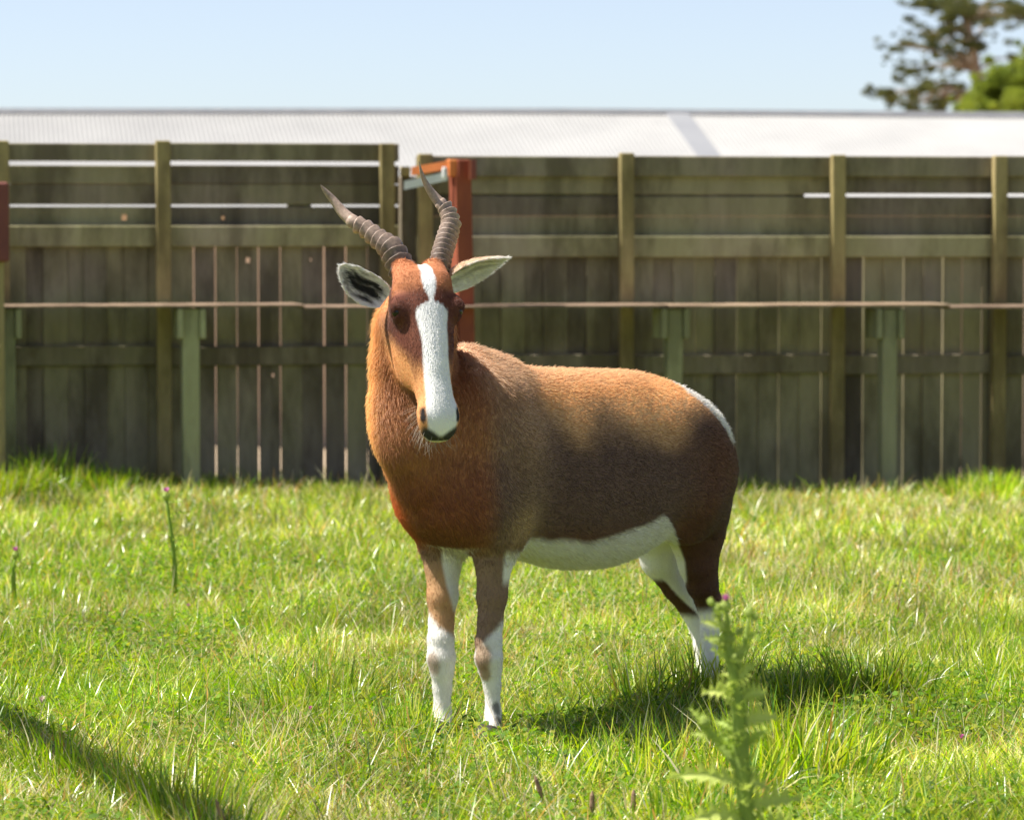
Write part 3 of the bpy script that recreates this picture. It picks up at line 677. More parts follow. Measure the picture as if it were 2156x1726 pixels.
def ear_mesh(base, tip, opn, widths, side, bend=0.0):
    """cupped ear; returns vertices, quads, colours, root weights (local coords)"""
    base, tip = np.array(base), np.array(tip); T = tip-base; L = np.linalg.norm(T); T /= L; O = np.array(opn, float); O -= T*(O@T); O /= np.linalg.norm(O); B = np.cross(T, O)
    ns, nq = 34, 21; V = []; Cc = []
    for lay in (0, 1):
        for i in range(ns):
            s = i/(ns-1)*1.0; w = np.interp(s, *widths); cx = base+T*L*s+B*bend*math.sin(math.pi*s)
            phi = 1.25-.5*s
            for j in range(nq):
                q = j/(nq-1)*2-1; an = q*phi
                r = w/math.sin(phi) if w > 0 else 0
                p = cx+B*r*math.sin(an)+O*(r*(math.cos(phi)-math.cos(an)))*.8
                th = .0028*(1-q**4)*min(1, (1-s)*6)
                V.append(p-O*th*(1 if lay else -1)*.9)
                if lay == 0:
                    st = .5+.5*math.sin(q*13+s*7+2.5*math.sin(s*8)); dk = max(0, 1-abs(q)**1.5*1.15)*min(1, (1-s)*3.2)*min(1, s*5+.2)
                    d = np.clip((dk*2.0-1.15*st), 0, 1) if side < 0 else np.clip(.5*dk*(1-st), 0, 1)
                    Cc.append(np.array([.88, .86, .83])*(1-d)+np.array([.030, .032, .035])*d)
                else:
                    e = (max(0, min(1, (-q+.02)*5+.15*math.sin(s*20))) if side > 0 else abs(q)**3); e = min(1, max(e, (s-.6)*2.5)); Cc.append(np.array([.74, .56, .40])*(1-e)+np.array([.84, .80, .74])*e)
    V = np.array(V); F_ = []
    for lay in (0, 1):
        o = lay*ns*nq
        for i in range(ns-1):
            for j in range(nq-1):
                q = (o+i*nq+j, o+i*nq+j+1, o+(i+1)*nq+j+1, o+(i+1)*nq+j); F_.append(q if lay == 0 else q[::-1])
    for i in range(ns-1):
        for j in (0, nq-1):
            a_ = i*nq+j; q = (a_, a_+nq, a_+nq+ns*nq, a_+ns*nq); F_.append(q if j else q[::-1])
    return V, np.array(F_), np.array(Cc), T

fld = antelope_field(); BV, BF = surface_nets(fld); del fld
for _ in range(2):                                         # light smoothing of the net
    S = np.zeros_like(BV); c = np.zeros(len(BV))
    for k in range(4):
        np.add.at(S, BF[:, k], BV[BF[:, (k+1) % 4]]+BV[BF[:, k-1]]); np.add.at(c, BF[:, k], 2)
    BV = BV*.5+.5*S/c[:, None]
BC, HWt, WHt = pelage(BV)
w1 = ([0, .12, .3, .5, .7, .85, .95, 1], [.022, .032, .038, .037, .031, .021, .012, .001])
w2 = ([0, .12, .3, .5, .7, .85, .95, 1], [.027, .043, .052, .048, .034, .018, .007, .001])
def dloc(v): v = np.array(v, float); return np.array([v@AX, v@LX, v[2]])
E1 = ear_mesh(W(812, 632, 7.775), W(716, 560, 7.76), dloc((-.15, -1, -.10)), w1, -1, .006)
E2 = ear_mesh(W(940, 606, 7.80), W(1071, 543, 7.83), dloc((.10, -.50, -.86)), w2, 1, .004)
nv = len(BV); AV, AF, AC = [BV], [BF], [BC]
for E_ in (E1, E2):
    AF.append(E_[1]+nv); AV.append(E_[0]); AC.append(E_[2]); nv += len(E_[0])
AV = np.concatenate(AV); AF = np.concatenate(AF); AC = np.clip(np.concatenate(AC), .01, .9)
skin, nt, b = mat('short_coat', .75, .15); at = N(nt, 'ShaderNodeAttribute', attribute_name='Col'); nt.links.new(at.outputs['Color'], b.inputs['Base Color'])
g = N(nt, 'ShaderNodeNewGeometry'); nn = noise(nt, g.outputs['Position'], 300, 3, .6, (1, 1, .4)); bp = N(nt, 'ShaderNodeBump', Strength=.35, Distance=.003); nt.links.new(nn, bp.inputs['Height']); nt.links.new(bp.outputs[0], b.inputs['Normal'])
WV = from_loc(AV)
ant = mesh('antelope', WV-ORG, AF, skin, None, True, {'Col': ('POINT', AC)}); ant.location = ORG
tag(ant, 'brown and white horned antelope with a white face blaze standing in grass', 'antelope')

# coat of short hairs
def hairs():
    P = AV; Fq = AF; a0, a1, a2, a3 = (P[Fq[:, i]] for i in range(4))
    n1 = np.cross(a1-a0, a2-a0); n2 = np.cross(a2-a0, a3-a0); nrm = n1+n2; area = np.linalg.norm(nrm, axis=1)/2; nrm = nrm/(2*area[:, None]+1e-12)
    isear = Fq[:, 0] >= len(BV)
    cen = (a0+a1+a2+a3)/4
    _, hw, wh = pelage(cen)
    hw = np.where(isear, 0, hw)
    wc = from_loc(cen); wn = nrm[:, 0:1]*AX+nrm[:, 1:2]*LX+nrm[:, 2:3]*ZX
    vd = np.array([0, 0, 1.2])-wc; vd /= np.linalg.norm(vd, axis=1)[:, None]
    dens = np.where((wn*vd).sum(1) > -.35, 1.0, .12)
    dens *= np.where(hw > .5, 2.3, 1)*np.where(isear, 2.5, 1)*np.where(cen[:, 2] < .33, 1.7, 1)
    pr = area*dens; pr /= pr.sum(); n = NH
    f = R.choice(len(Fq), n, p=pr); r1, r2 = R.random((2, n, 1))
    p = (a0[f]*(1-r1)+a1[f]*r1)*(1-r2)+(a3[f]*(1-r1)+a2[f]*r1)*r2; nm = nrm[f]
    c, hw, wh = pelage(p); ie = isear[f]; ce = AC[Fq[f, 0]]; c = np.where(ie[:, None], ce, c); hw = np.where(ie, 0, hw)
    a, l, z = p.T
    # lie of the hair
    d = np.tile([1., 0, -.35], (n, 1))
    nk = sstep(a, .06, -.06)*(z > .42); d = d*(1-nk[:, None])+np.array([.25, 0, -1.])*nk[:, None]
    lg = sstep(z, .45, .38)*((a < .15) | (a > .62)); d = d*(1-lg[:, None])+np.array([.15, 0, -1.])*lg[:, None]
    rm = sstep(a, .78, .90)*(z > .45); d = d*(1-rm[:, None])+np.array([.3, 0, -1.])*rm[:, None]
    d = d*(1-hw[:, None])+(HT+.25*np.sign((p-HO)@HU)[:, None]*HU)*hw[:, None]
    for k, E_ in enumerate((E1, E2)):
        m = ie & (((p-W(860, 600, 7.8))@LX*0+(from_loc(p)[:, 0] < -.15)) == (k == 0)); d[m] = E_[3]
    sw = np.stack([vnoise(p, 11, s)-.5 for s in (11, 12, 13)], 1); d = d+sw*.7
    d = d-nm*(d*nm).sum(1)[:, None]; d /= np.linalg.norm(d, axis=1)[:, None]+1e-9
    L = .0105+.007*sstep(z, .74, .85); L = L*(1-.62*hw); L = np.where(lg > .5, .0075, L); L = L+.003*nk*(1-hw)*(z > .5); L = np.where(ie, .010, L); L = np.where((wh > .5) & (lg < .5) & (hw < .5), .016, L)
    L = L*(.6+.7*R.random(n)); lift = (.30+.20*R.normal(0, 1, n))*np.where(hw > .5, .6, 1)*np.where(lg > .5, .6, 1)
    # whiskers and beard under the muzzle
    tt = (p-HO)@HT; vv = (p-HO)@HV; wk = (hw > .5) & (z > .6) & (tt > .31) & (vv < .0) & (R.random(n) < .02); L[wk] = .028+.02*R.random(wk.sum()); lift = np.where(wk, 1.6, lift)
    jit = R.normal(0, .11, (n, 3)); dr = d+nm*lift[:, None]+jit; dr /= np.linalg.norm(dr, axis=1)[:, None]
    d2 = d+nm*(lift[:, None]*.45)+jit*1.4; d2 /= np.linalg.norm(d2, axis=1)[:, None]
    K = 4; pts = np.empty((n, K, 3), np.float32)
    for i, s in enumerate((0, .4, .72, 1.)):
        pts[:, i] = p-nm*.001+(dr*s*(1-.5*s)+d2*.5*s*s)*L[:, None]
    pts = from_loc(pts.reshape(-1, 3))-ORG
    rad = (np.tile([1, .85, .55, .12], (n, 1))*np.where(wk, .5, 1)[:, None]*(.00042+.00018*sstep(L, .01, .02))[:, None]).ravel()
    c = np.clip(c*(1+.13*R.normal(0, 1, (n, 1)))*1.05, .008, .92); c[wk] = (.45, .38, .3)
    h = bpy.data.hair_curves.new('coat'); h.add_curves([K]*n)
    h.attributes['position'].data.foreach_set('vector', np.ascontiguousarray(pts, np.float32).ravel())
    ra = h.attributes.get('radius') or h.attributes.new('radius', 'FLOAT', 'POINT'); ra.data.foreach_set('value', rad.astype(np.float32))
    ca = h.attributes.new('hcol', 'FLOAT_COLOR', 'CURVE'); ca.data.foreach_set('color', np.concatenate([c, np.ones((n, 1))], 1).astype(np.float32).ravel())
    m, nt, b = mat('coat_hair', .42, .4); at = N(nt, 'ShaderNodeAttribute', attribute_name='hcol'); nt.links.new(at.outputs['Color'], b.inputs['Base Color'])
    t = N(nt, 'ShaderNodeBsdfTranslucent'); nt.links.new(at.outputs['Color'], t.inputs[0]); mx = N(nt, 'ShaderNodeMixShader'); mx.inputs[0].default_value = .35
    nt.links.new(b.outputs[0], mx.inputs[1]); nt.links.new(t.outputs[0], mx.inputs[2]); nt.links.new(mx.outputs[0], nt.nodes['Material Output'].inputs[0])
    h.materials.append(m); o = bpy.data.objects.new('coat', h); COL.objects.link(o); o.parent = ant
NH = 300000
hairs()

# horns
def z1(x, y): return (700+x/3.593)/1.1127, (340+y/3.593)/1.1127
def horn(pts, nring, name, flip):
    P = np.array([np.append(z1(x, y), [d, w*1.08/3.593/1.1127/2/945]) for x, y, w, d in pts]); Wp = np.array([world(q[0], q[1], q[2]) for q in P])
    s = np.concatenate([[0], np.cumsum(np.linalg.norm(np.diff(Wp, axis=0), axis=1))]); S = np.linspace(0, s[-1], 260)
    def sm(y):
        o = np.interp(S, s, y); k = np.hanning(31); k /= k.sum(); return np.convolve(np.pad(o, 15, mode='reflect', reflect_type='odd'), k, 'valid')
    C = np.stack([sm(Wp[:, i]) for i in range(3)], 1); r = sm(P[:, 3]); r = np.maximum(r, .0012); f = S/s[-1]
    T = np.gradient(C, axis=0); T /= np.linalg.norm(T, axis=1)[:, None]; A = np.cross(T[0], [0, 1., 0]); A /= np.linalg.norm(A); n = 28; V = []; Cc = []
    r0 = np.random.default_rng(3+flip)
    for i in range(len(S)):
        A = A-T[i]*(A@T[i]); A /= np.linalg.norm(A); B = np.cross(T[i], A); an = np.arange(n)*2*math.pi/n
        ph = (f[i]**.92)*nring/.66; ph = ph+.10*np.sin(an+2)                          # rings slant a little
        saw = np.mod(ph, 1.0); env = np.clip((.70-f[i])/.07, 0, 1)*np.clip((f[i]-.01)/.04, 0, 1)*(.55+.45*np.clip(f[i]*3.5, 0, 1))
        front = .65+.35*np.cos(an-(2.6 if flip else .6))
        rd = r[i]*(.94+env*front*.60*np.where(saw < .84, (saw/.84)**1.4, (1-saw)/.16))
        rd = rd*(1+.012*np.sin(an*5+i*.12)+.010*np.sin(an*11+i*.31))
        V.append(C[i]+rd[:, None]*(np.cos(an)[:, None]*A+np.sin(an)[:, None]*B*.94))
        lit = np.where(saw < .86, saw/.86, -.5)*env; base_c = np.array([.12, .088, .072]); tip_c = np.array([.44, .335, .27]); k = np.clip(f[i]*1.5, 0, 1)
        cc = base_c*(1-k)+tip_c*k; Cc.append(cc[None]*(.52+.75*lit[:, None]+.42*(1-env)))
    V = np.concatenate(V); Cc = np.concatenate(Cc); m_ = len(S); i = (np.arange(m_-1)[:, None]*n+np.arange(n)[None]); j = (np.arange(m_-1)[:, None]*n+(np.arange(n)+1)[None] % n)
    Fq = np.stack([i, j, j+n, i+n], -1).reshape(-1, 4)
    return mesh(name, V-ORG, Fq, HORN, ant, True, {'Col': ('POINT', Cc)})
HORN, nt, b = mat('horn', .45, .35); at = N(nt, 'ShaderNodeAttribute', attribute_name='Col'); g = N(nt, 'ShaderNodeNewGeometry'); nn = noise(nt, g.outputs['Position'], 140, 5, .7, (1, 1, 1))
nt.links.new(mixc(nt, 1.0, at.outputs['Color'], ramp(nt, nn, [(.3, (.62, .6, .58)), (.7, (1.2, 1.15, 1.1))]), 'MULTIPLY'), b.inputs['Base Color']); bp = N(nt, 'ShaderNodeBump', Strength=.4, Distance=.003); nt.links.new(nn, bp.inputs['Height']); nt.links.new(bp.outputs[0], b.inputs['Normal'])
horn([(935, 1150, 190, 7.755), (885, 1060, 195, 7.765), (800, 870, 165, 7.80), (690, 795, 132, 7.83), (570, 700, 118, 7.86), (450, 640, 106, 7.875), (370, 570, 92, 7.885), (280, 450, 64, 7.89), (215, 380, 40, 7.885), (183, 335, 6, 7.88)], 10, 'horn', 0)
horn([(1150, 1130, 150, 7.765), (1165, 1050, 150, 7.775), (1195, 920, 138, 7.805), (1235, 780, 132, 7.84), (1275, 660, 126, 7.87), (1245, 560, 112, 7.89), (1190, 490, 96, 7.90), (1130, 420, 76, 7.90), (1070, 330, 52, 7.895), (1030, 230, 30, 7.885), (1012, 140, 6, 7.875)], 14, 'horn', 1)
# eyes, hooves
EYE, nt, b = mat('dark_eye', .25, .4); b.inputs['Base Color'].default_value = (.012, .008, .006, 1)
def ball(name, c, rx, m):
    n, k = 16, 10; V = []; 
    for i in range(k+1):
        for j in range(n): V.append([math.sin(math.pi*i/k)*math.cos(2*math.pi*j/n), math.sin(math.pi*i/k)*math.sin(2*math.pi*j/n), math.cos(math.pi*i/k)])
    V = np.array(V)*np.array(rx); Fq = [(i*n+j, (i+1)*n+j, (i+1)*n+(j+1) % n, i*n+(j+1) % n) for i in range(k) for j in range(n)]
    return mesh(name, V+(from_loc(c[None])[0]-ORG), Fq, m, ant, True)
for s_ in (-1, 1): ball('eye', hd(.095, s_*.0655, .010), (.0155, .0155, .0155), EYE)
HOOF, nt, b = mat('hoof_horn', .5, .3); b.inputs['Base Color'].default_value = (.04, .034, .03, 1)
for px, py, d in ((1024, 1572, 7.87), (918, 1562, 7.94), (1486, 1480, 8.53), (1470, 1466, 8.67)):
    c = world(px, py, d); dx, dy = -AX[0], -AX[1]; mb = MB()
    for s_ in (-1, 1):
        q = c+LX*s_*.012-AX*.012; q[2] = 0; top = q+AX*.022+np.array([0, 0, .045])
        mb.tube([q+np.array([0, 0, -.005]), q+np.array([0, 0, .010]), (q+top)/2+np.array([0, 0, .004]), top], [.021, .021, .018, .015], 10)
    mb.build('hoof', HOOF, ant, True)
# ---------------------------------------------------------------- grass
def n2d(x, y, s, seed): return vnoise(np.stack([x*s+50, y*s+50, np.full_like(x, seed*3.7)], 1), 1.0, seed)
def ground_pt(px, py):
    r = world(px, py, 1.0)-np.array([0, 0, 1.2]); d = 1.2/-r[2]; return r[0]*d, d
def blades(x, y, h, w, az, lean, curl, colr, tint):
    n = len(x); K = 4; s = np.linspace(0, 1, K)
    dx, dy = np.cos(az), np.sin(az); z0 = gz(x, y)-.004
    th = lean[:, None]+curl[:, None]*s[None]                     # angle from vertical along the blade
    st = h[:, None]/(K-1)
    hx = np.concatenate([np.zeros((n, 1)), np.cumsum(np.sin(th[:, 1:])*st, 1)], 1); hz = np.concatenate([np.zeros((n, 1)), np.cumsum(np.cos(th[:, 1:])*st, 1)], 1)
    hz = np.maximum(hz, .003*s)
    tw = R.random(n)*math.pi; wx, wy = np.cos(tw), np.sin(tw); wd_ = w[:, None]*np.array([.8, 1., .75, .08])[None]/2
    cx = x[:, None]+dx[:, None]*hx; cy = y[:, None]+dy[:, None]*hx; cz = z0[:, None]+hz
    A = np.stack([cx-wx[:, None]*wd_, cy-wy[:, None]*wd_, cz], -1); B = np.stack([cx+wx[:, None]*wd_, cy+wy[:, None]*wd_, cz], -1)
    V = np.stack([A, B], 2).reshape(n, K*2, 3)
    C = np.repeat(np.clip(colr, .005, 1)[:, None], K*2, 1)
    return V.reshape(-1, 3), C.reshape(-1, 3), n
def blade_faces(n, off=0):
    b_ = (np.arange(n)*8+off)[:, None, None]; k = (np.arange(3)*2)[None, :, None]; return (b_+k+np.array([0, 1, 3, 2])[None, None]).reshape(-1, 4)
GREEN = np.array([[.17, .31, .022], [.28, .42, .026], [.40, .49, .034], [.10, .21, .024], [.52, .52, .09]])
STRAW = np.array([[.62, .54, .30], [.52, .44, .20], [.72, .66, .45], [.50, .30, .10]])
def colours(x, y, straw):
    n = len(x); g = .55*n2d(x, y, 1.1, 21)+.45*n2d(x, y, 4.5, 22)+.22*R.normal(0, 1, n)-.02; k = np.clip((g*5).astype(int), 0, 4); k = np.where(R.random(n) < .35, R.integers(0, 5, n), k)
    c = GREEN[k]; sk = R.random(n) < straw; c = np.where(sk[:, None], STRAW[R.integers(0, 4, n)], c)
    return c*(1+.22*R.normal(0, 1, (n, 1)))*(.62+.7*n2d(x, y, 3.3, 24))[:, None]
def field():
    xs_, ys_, = [], []
    for d0, d1, dn in ((5.4, 6.6, 20000), (6.6, 9.4, 22000), (9.4, 11.5, 15000), (11.5, 13.5, 11000), (13.5, 15.75, 9000)):
        hw_ = .1465*d1+.30; A_ = 2*hw_*(d1-d0); n = int(A_*dn); xs_.append(R.uniform(-hw_, hw_, n)); ys_.append(R.uniform(d0, d1, n))
        n = int((d1-d0)*3.6*dn*.25); q = R.uniform(hw_, hw_+1.8, n)*R.choice([-1, 1], n); xs_.append(q); ys_.append(R.uniform(d0, d1, n))
    return np.concatenate(xs_), np.concatenate(ys_)
gx, gy = field(); gy = gy+.2126*gx*sstep(gy, 10, 15.4); n = len(gx)
hm = n2d(gx, gy, 2.3, 31); hb = n2d(gx, gy, 7.5, 32); bare = n2d(gx, gy, 1.3, 33)
h = (.030+.075*hm*hb+.030*R.random(n))*np.exp(.30*R.normal(0, 1, n)); far = sstep(gy, 9.5, 13)
w = (.0021+.0013*R.random(n))*(1+.6*far)
straw = .12+.25*sstep(bare, .42, .72)+.14*far
az = R.random(n)*2*math.pi; lean = np.abs(R.normal(.2, .45, n))+.35*sstep(gy, 9.5, 7)*R.random(n); curl = np.abs(R.normal(.9, .7, n)); gyf = gy-.2126*gx; h *= 1-.35*sstep(gyf, 14.6, 15.2)
BL = [blades(gx, gy, h*1.0, w, az, lean, curl, colours(gx, gy, straw), None)]
# dry stalks lying over each other
n = 22000; qy = R.uniform(5.4, 14, n); qx = R.uniform(-1, 1, n)*(.1465*qy+.4); st = n2d(qx, qy, 1.3, 33) > .42; qx, qy = qx[st], qy[st]; n = len(qx)
BL.append(blades(qx, qy, R.uniform(.05, .13, n), R.uniform(.0010, .0020, n), R.random(n)*6.3, R.normal(1.0, .25, n), R.normal(.5, .3, n), STRAW[R.integers(0, 4, n)]*(1+.15*R.normal(0, 1, (n, 1))), None))
# tufts
def tuft(cx, cy, r, k, hh, dark=0.0, ww=.0038):
    a_ = R.random(k)*2*math.pi; q = r*np.sqrt(R.random(k)); x = cx+q*np.cos(a_); y = cy+q*np.sin(a_); c = colours(x, y, .08)*(1-dark*.22)
    return blades(x, y, hh*R.uniform(.55, 1.15, k), np.full(k, ww)*R.uniform(.7, 1.3, k), a_+R.normal(0, .5, k), np.abs(R.normal(.12, .14, k)), np.abs(R.normal(.45, .4, k)), c, None)
for _ in range(420):
    y = R.uniform(5.5, 14.5); x = R.uniform(-1, 1)*(.1465*y+.4); BL.append(tuft(x, y, R.uniform(.03, .09), int(R.uniform(18, 55)), R.uniform(.06, .12), R.choice([0, .5, 1])*.6, .0030))
for px, py, r, k, hh, dk, ww in [(1400, 1500, .07, 90, .14, .9, .004), (1470, 1490, .08, 120, .15, .9, .004), (1530, 1485, .08, 120, .15, .8, .004), (1340, 1505, .05, 60, .16, .7, .005), (1640, 1500, .1, 110, .14, .6, .004),
                      (1740, 1500, .1, 130, .15, .9, .004), (1830, 1490, .1, 150, .17, 1, .004), (1900, 1490, .08, 90, .14, .8, .004), (1620, 1640, .11, 150, .20, .2, .005), (1700, 1650, .12, 150, .20, .2, .005), (1780, 1640, .1, 100, .17, .3, .0045),
                      (1560, 1700, .1, 130, .17, .5, .005), (1500, 1740, .1, 150, .13, .8, .006), (1400, 1760, .1, 120, .12, .7, .006), (1450, 1640, .08, 90, .16, .3, .005), (1340, 1650, .09, 90, .15, .3, .0045), (1180, 1660, .1, 100, .13, .2, .004),
                      (700, 1480, .1, 110, .13, .5, .004), (620, 1520, .08, 80, .12, .5, .004), (860, 1560, .1, 110, .13, .3, .004), (120, 1640, .1, 90, .15, .4, .004), (330, 1700, .1, 150, .15, .3, .0035), (400, 1740, .1, 170, .16, .3, .0035), (250, 1660, .1, 120, .14, .4, .0035), (460, 1790, .1, 140, .15, .3, .0035)]:
    x, y = ground_pt(px, py); BL.append(tuft(x, y, r, k, hh, dk, ww))
for px, k, hh, y in [(25, 110, .16, 14.7), (75, 120, .17, 14.7), (120, 90, .20, 14.9), (160, 90, .15, 14.8), (215, 90, .12, 14.9), (265, 80, .12, 15), (2010, 90, .10, 14.7), (2060, 110, .13, 14.6), (2110, 120, .14, 14.6), (2150, 120, .16, 14.5), (700, 60, .08, 14.8), (1580, 60, .10, 14.9)]:
    for j in range(3): xq = world(px+R.normal(0, 16), 1000, y)[0]; BL.append(tuft(xq, y+.2126*xq+R.normal(0, .15), .09, k, hh, 0, .006))
off = 0; Fs = []
for V_, C_, n_ in BL: Fs.append(blade_faces(n_, off)); off += n_*8
GV = np.concatenate([q[0] for q in BL]); GC = np.concatenate([q[1] for q in BL]); GF = np.concatenate(Fs)
# keep blades out of the animal's feet a little
gmt, nt, b = mat('grass_blade', .30, .6); at = N(nt, 'ShaderNodeAttribute', attribute_name='Col'); nt.links.new(at.outputs['Color'], b.inputs['Base Color'])
hs = N(nt, 'ShaderNodeHueSaturation', Value=1.7, Saturation=1.1); nt.links.new(at.outputs['Color'], hs.inputs['Color']); t = N(nt, 'ShaderNodeBsdfTranslucent'); nt.links.new(hs.outputs[0], t.inputs[0])
mx = N(nt, 'ShaderNodeMixShader'); mx.inputs[0].default_value = .42; nt.links.new(b.outputs[0], mx.inputs[1]); nt.links.new(t.outputs[0], mx.inputs[2]); nt.links.new(mx.outputs[0], nt.nodes['Material Output'].inputs[0])
tag(mesh('grass', GV, GF, gmt, None, False, {'Col': ('POINT', GC)}), kind='stuff', label='sunlit meadow grass with dry straw and darker tufts', cat='grass')
clm = gmt.copy(); clm.name = 'clover_leaf'; q_ = clm.node_tree.nodes['Principled BSDF']; q_.inputs['Roughness'].default_value = .65; q_.inputs['Specular IOR Level'].default_value = .2
# low clover leaves between the blades
n = 110000; cy = R.uniform(5.4, 12.5, n); cx = R.uniform(-1, 1, n)*(.1465*cy+.4); k = n2d(cx, cy, 2.0, 41) > .46; cx, cy = cx[k], cy[k]; n = len(cx)
cz = gz(cx, cy)+R.uniform(.012, .055, n); r = R.uniform(.005, .011, n); nn = R.normal(0, .45, (n, 3)); nn[:, 2] = 1; nn /= np.linalg.norm(nn, axis=1)[:, None]
e = np.cross(nn, R.normal(0, 1, (n, 3))); e /= np.linalg.norm(e, axis=1)[:, None]; f = np.cross(nn, e); c = np.stack([cx, cy, cz], 1)
V = np.stack([c-e*r[:, None], c-e*r[:, None]*.2+f*r[:, None]*.75, c+e*r[:, None]*.8+f*r[:, None]*.45, c+e*r[:, None]*.8-f*r[:, None]*.45, c-e*r[:, None]*.2-f*r[:, None]*.75], 1).reshape(-1, 3)
cc = np.array([[.12, .23, .02], [.18, .29, .03], [.09, .17, .02], [.28, .30, .04]])[R.integers(0, 4, n)]*(1+.15*R.normal(0, 1, (n, 1)))
tag(mesh('clover_leaves', V, np.arange(n*5).reshape(-1, 5), clm, None, False, {'Col': ('POINT', np.clip(np.repeat(cc, 5, 0), .01, 1))}), kind='stuff', label='small round clover leaves low among the grass', cat='clover')

# ---------------------------------------------------------------- thistles and small flowers
THL = leaf_mat('thistle_leaf', (.24, .38, .04), (.60, .66, .18), (.60, .75, .08)); THS = leaf_mat('thistle_stem', (.18, .32, .03), (.60, .66, .20), (.5, .65, .08))
PINK = leaf_mat('pink_floret', (.55, .14, .38), (.70, .28, .55), (.7, .2, .5)); BRN = plain('brown_seed', (.20, .12, .07), (.34, .22, .14), 90, .8); CREAM = leaf_mat('cream_floret', (.65, .50, .42), (.75, .66, .58), (.7, .6, .5))
def spiny_leaf(mb, base, d, up, L, wid, nl=6, droop=.3, t=.6):
    d = np.array(d, float); d /= np.linalg.norm(d); up = np.array(up, float); up -= d*(up@d); up /= np.linalg.norm(up); s = np.cross(d, up); M, V, F = 2*nl+1, [], []
    for i in range(M):
        f = i/(M-1); c = np.array(base)+d*L*f+up*(math.sin(f*2.2)*.10*L-droop*L*f*f)
        w = wid*math.sin(math.pi*min(1, .12+f*.9))**.7*(1.0 if i % 2 else .22)*(1 if i < M-1 else .05); k = L*.10*(i % 2)
        j = R.normal(0, .10)
        V += [c-s*w+d*k+up*w*(.55+j), c-s*w*.45+up*w*.05, c, c+s*w*.45+up*w*.05, c+s*w+d*k+up*w*(.55-j)]
    for i in range(M-1):
        for q in range(4): F.append((i*5+q, i*5+q+1, i*5+q+6, i*5+q+5))
    n0 = len(V)
    for i in range(1, M, 2):
        for q in (0, 4):
            tip = V[i*5+q]; o = (tip-V[i*5+2]); o /= np.linalg.norm(o)+1e-9; V += [tip-d*.0012, tip+d*.0012, tip+o*.011+up*.002]; F.append((n0, n0+1, n0+2)); n0 += 3
    mb.add(np.array(V), F, t+R.normal(0, .12))
def bud(mb, c, d, r, t=.5, spikes=26):
    d = np.array(d, float); d /= np.linalg.norm(d); mb.tube([c-d*r, c-d*r*.5, c+d*r*.2, c+d*r*.9, c+d*r*1.3], [r*.35, r*.85, r, r*.6, r*.25], 9, t)
    for _ in range(spikes):
        a_ = R.normal(0, 1, 3); a_ -= d*(a_@d); a_ /= np.linalg.norm(a_); h_ = R.uniform(-.7, .9); p = c+d*r*h_+a_*r*.8*math.sqrt(max(.05, 1-h_*h_*.8)); q = p+(a_*.8+d*.7)*r*.75; o = np.cross(a_, d)*r*.10
        mb.add([p-o, p+o, q], [(0, 1, 2)], t+.3)
def floret(mb, c, d, r, k=70):
    d = np.array(d, float); d /= np.linalg.norm(d)
    for _ in range(k):
        a_ = R.normal(0, 1, 3); a_ -= d*(a_@d); a_ /= np.linalg.norm(a_); q = c+d*r*R.uniform(.9, 1.6)+a_*r*R.uniform(0, .9); o = np.cross(a_, d)*.0009; mb.add([c-o, c+o, q+o*1.3, q-o*1.3], [(0, 1, 2, 3)], R.random())
def wp(px, py, d): return world(px, py, d)
TDn = 5.6
th = empty('thistle', tuple(np.array([wp(1585, 1900, TDn)[0], TDn, 0])), 'tall spiny thistle with one pink bloom in the near foreground', 'thistle', 'flowering thistles')
sp = [np.array([wp(1590, 1900, TDn)[0], TDn, -.01]), wp(1582, 1780, TDn), wp(1568, 1680, TDn), wp(1562, 1590, TDn), wp(1556, 1500, TDn), wp(1543, 1410, TDn), wp(1530, 1340, TDn), wp(1510, 1290, TDn)]
mb = MB(); mb.tube(sp, [.013, .013, .0135, .0135, .012, .009, .006, .003], 9, .35)
mb.tube([wp(1562, 1620, TDn), wp(1520, 1570, TDn+.02), wp(1485, 1530, TDn+.03)], [.009, .008, .005], 7, .4)
mb.tube([wp(1545, 1420, TDn), wp(1568, 1360, TDn+.01), wp(1577, 1300, TDn+.02)], [.006, .005, .003], 6, .4)
mb.tube([wp(1535, 1360, TDn), wp(1533, 1310, TDn-.01), wp(1528, 1280, TDn-.01)], [.005, .004, .003], 6, .4)
STEM = mb
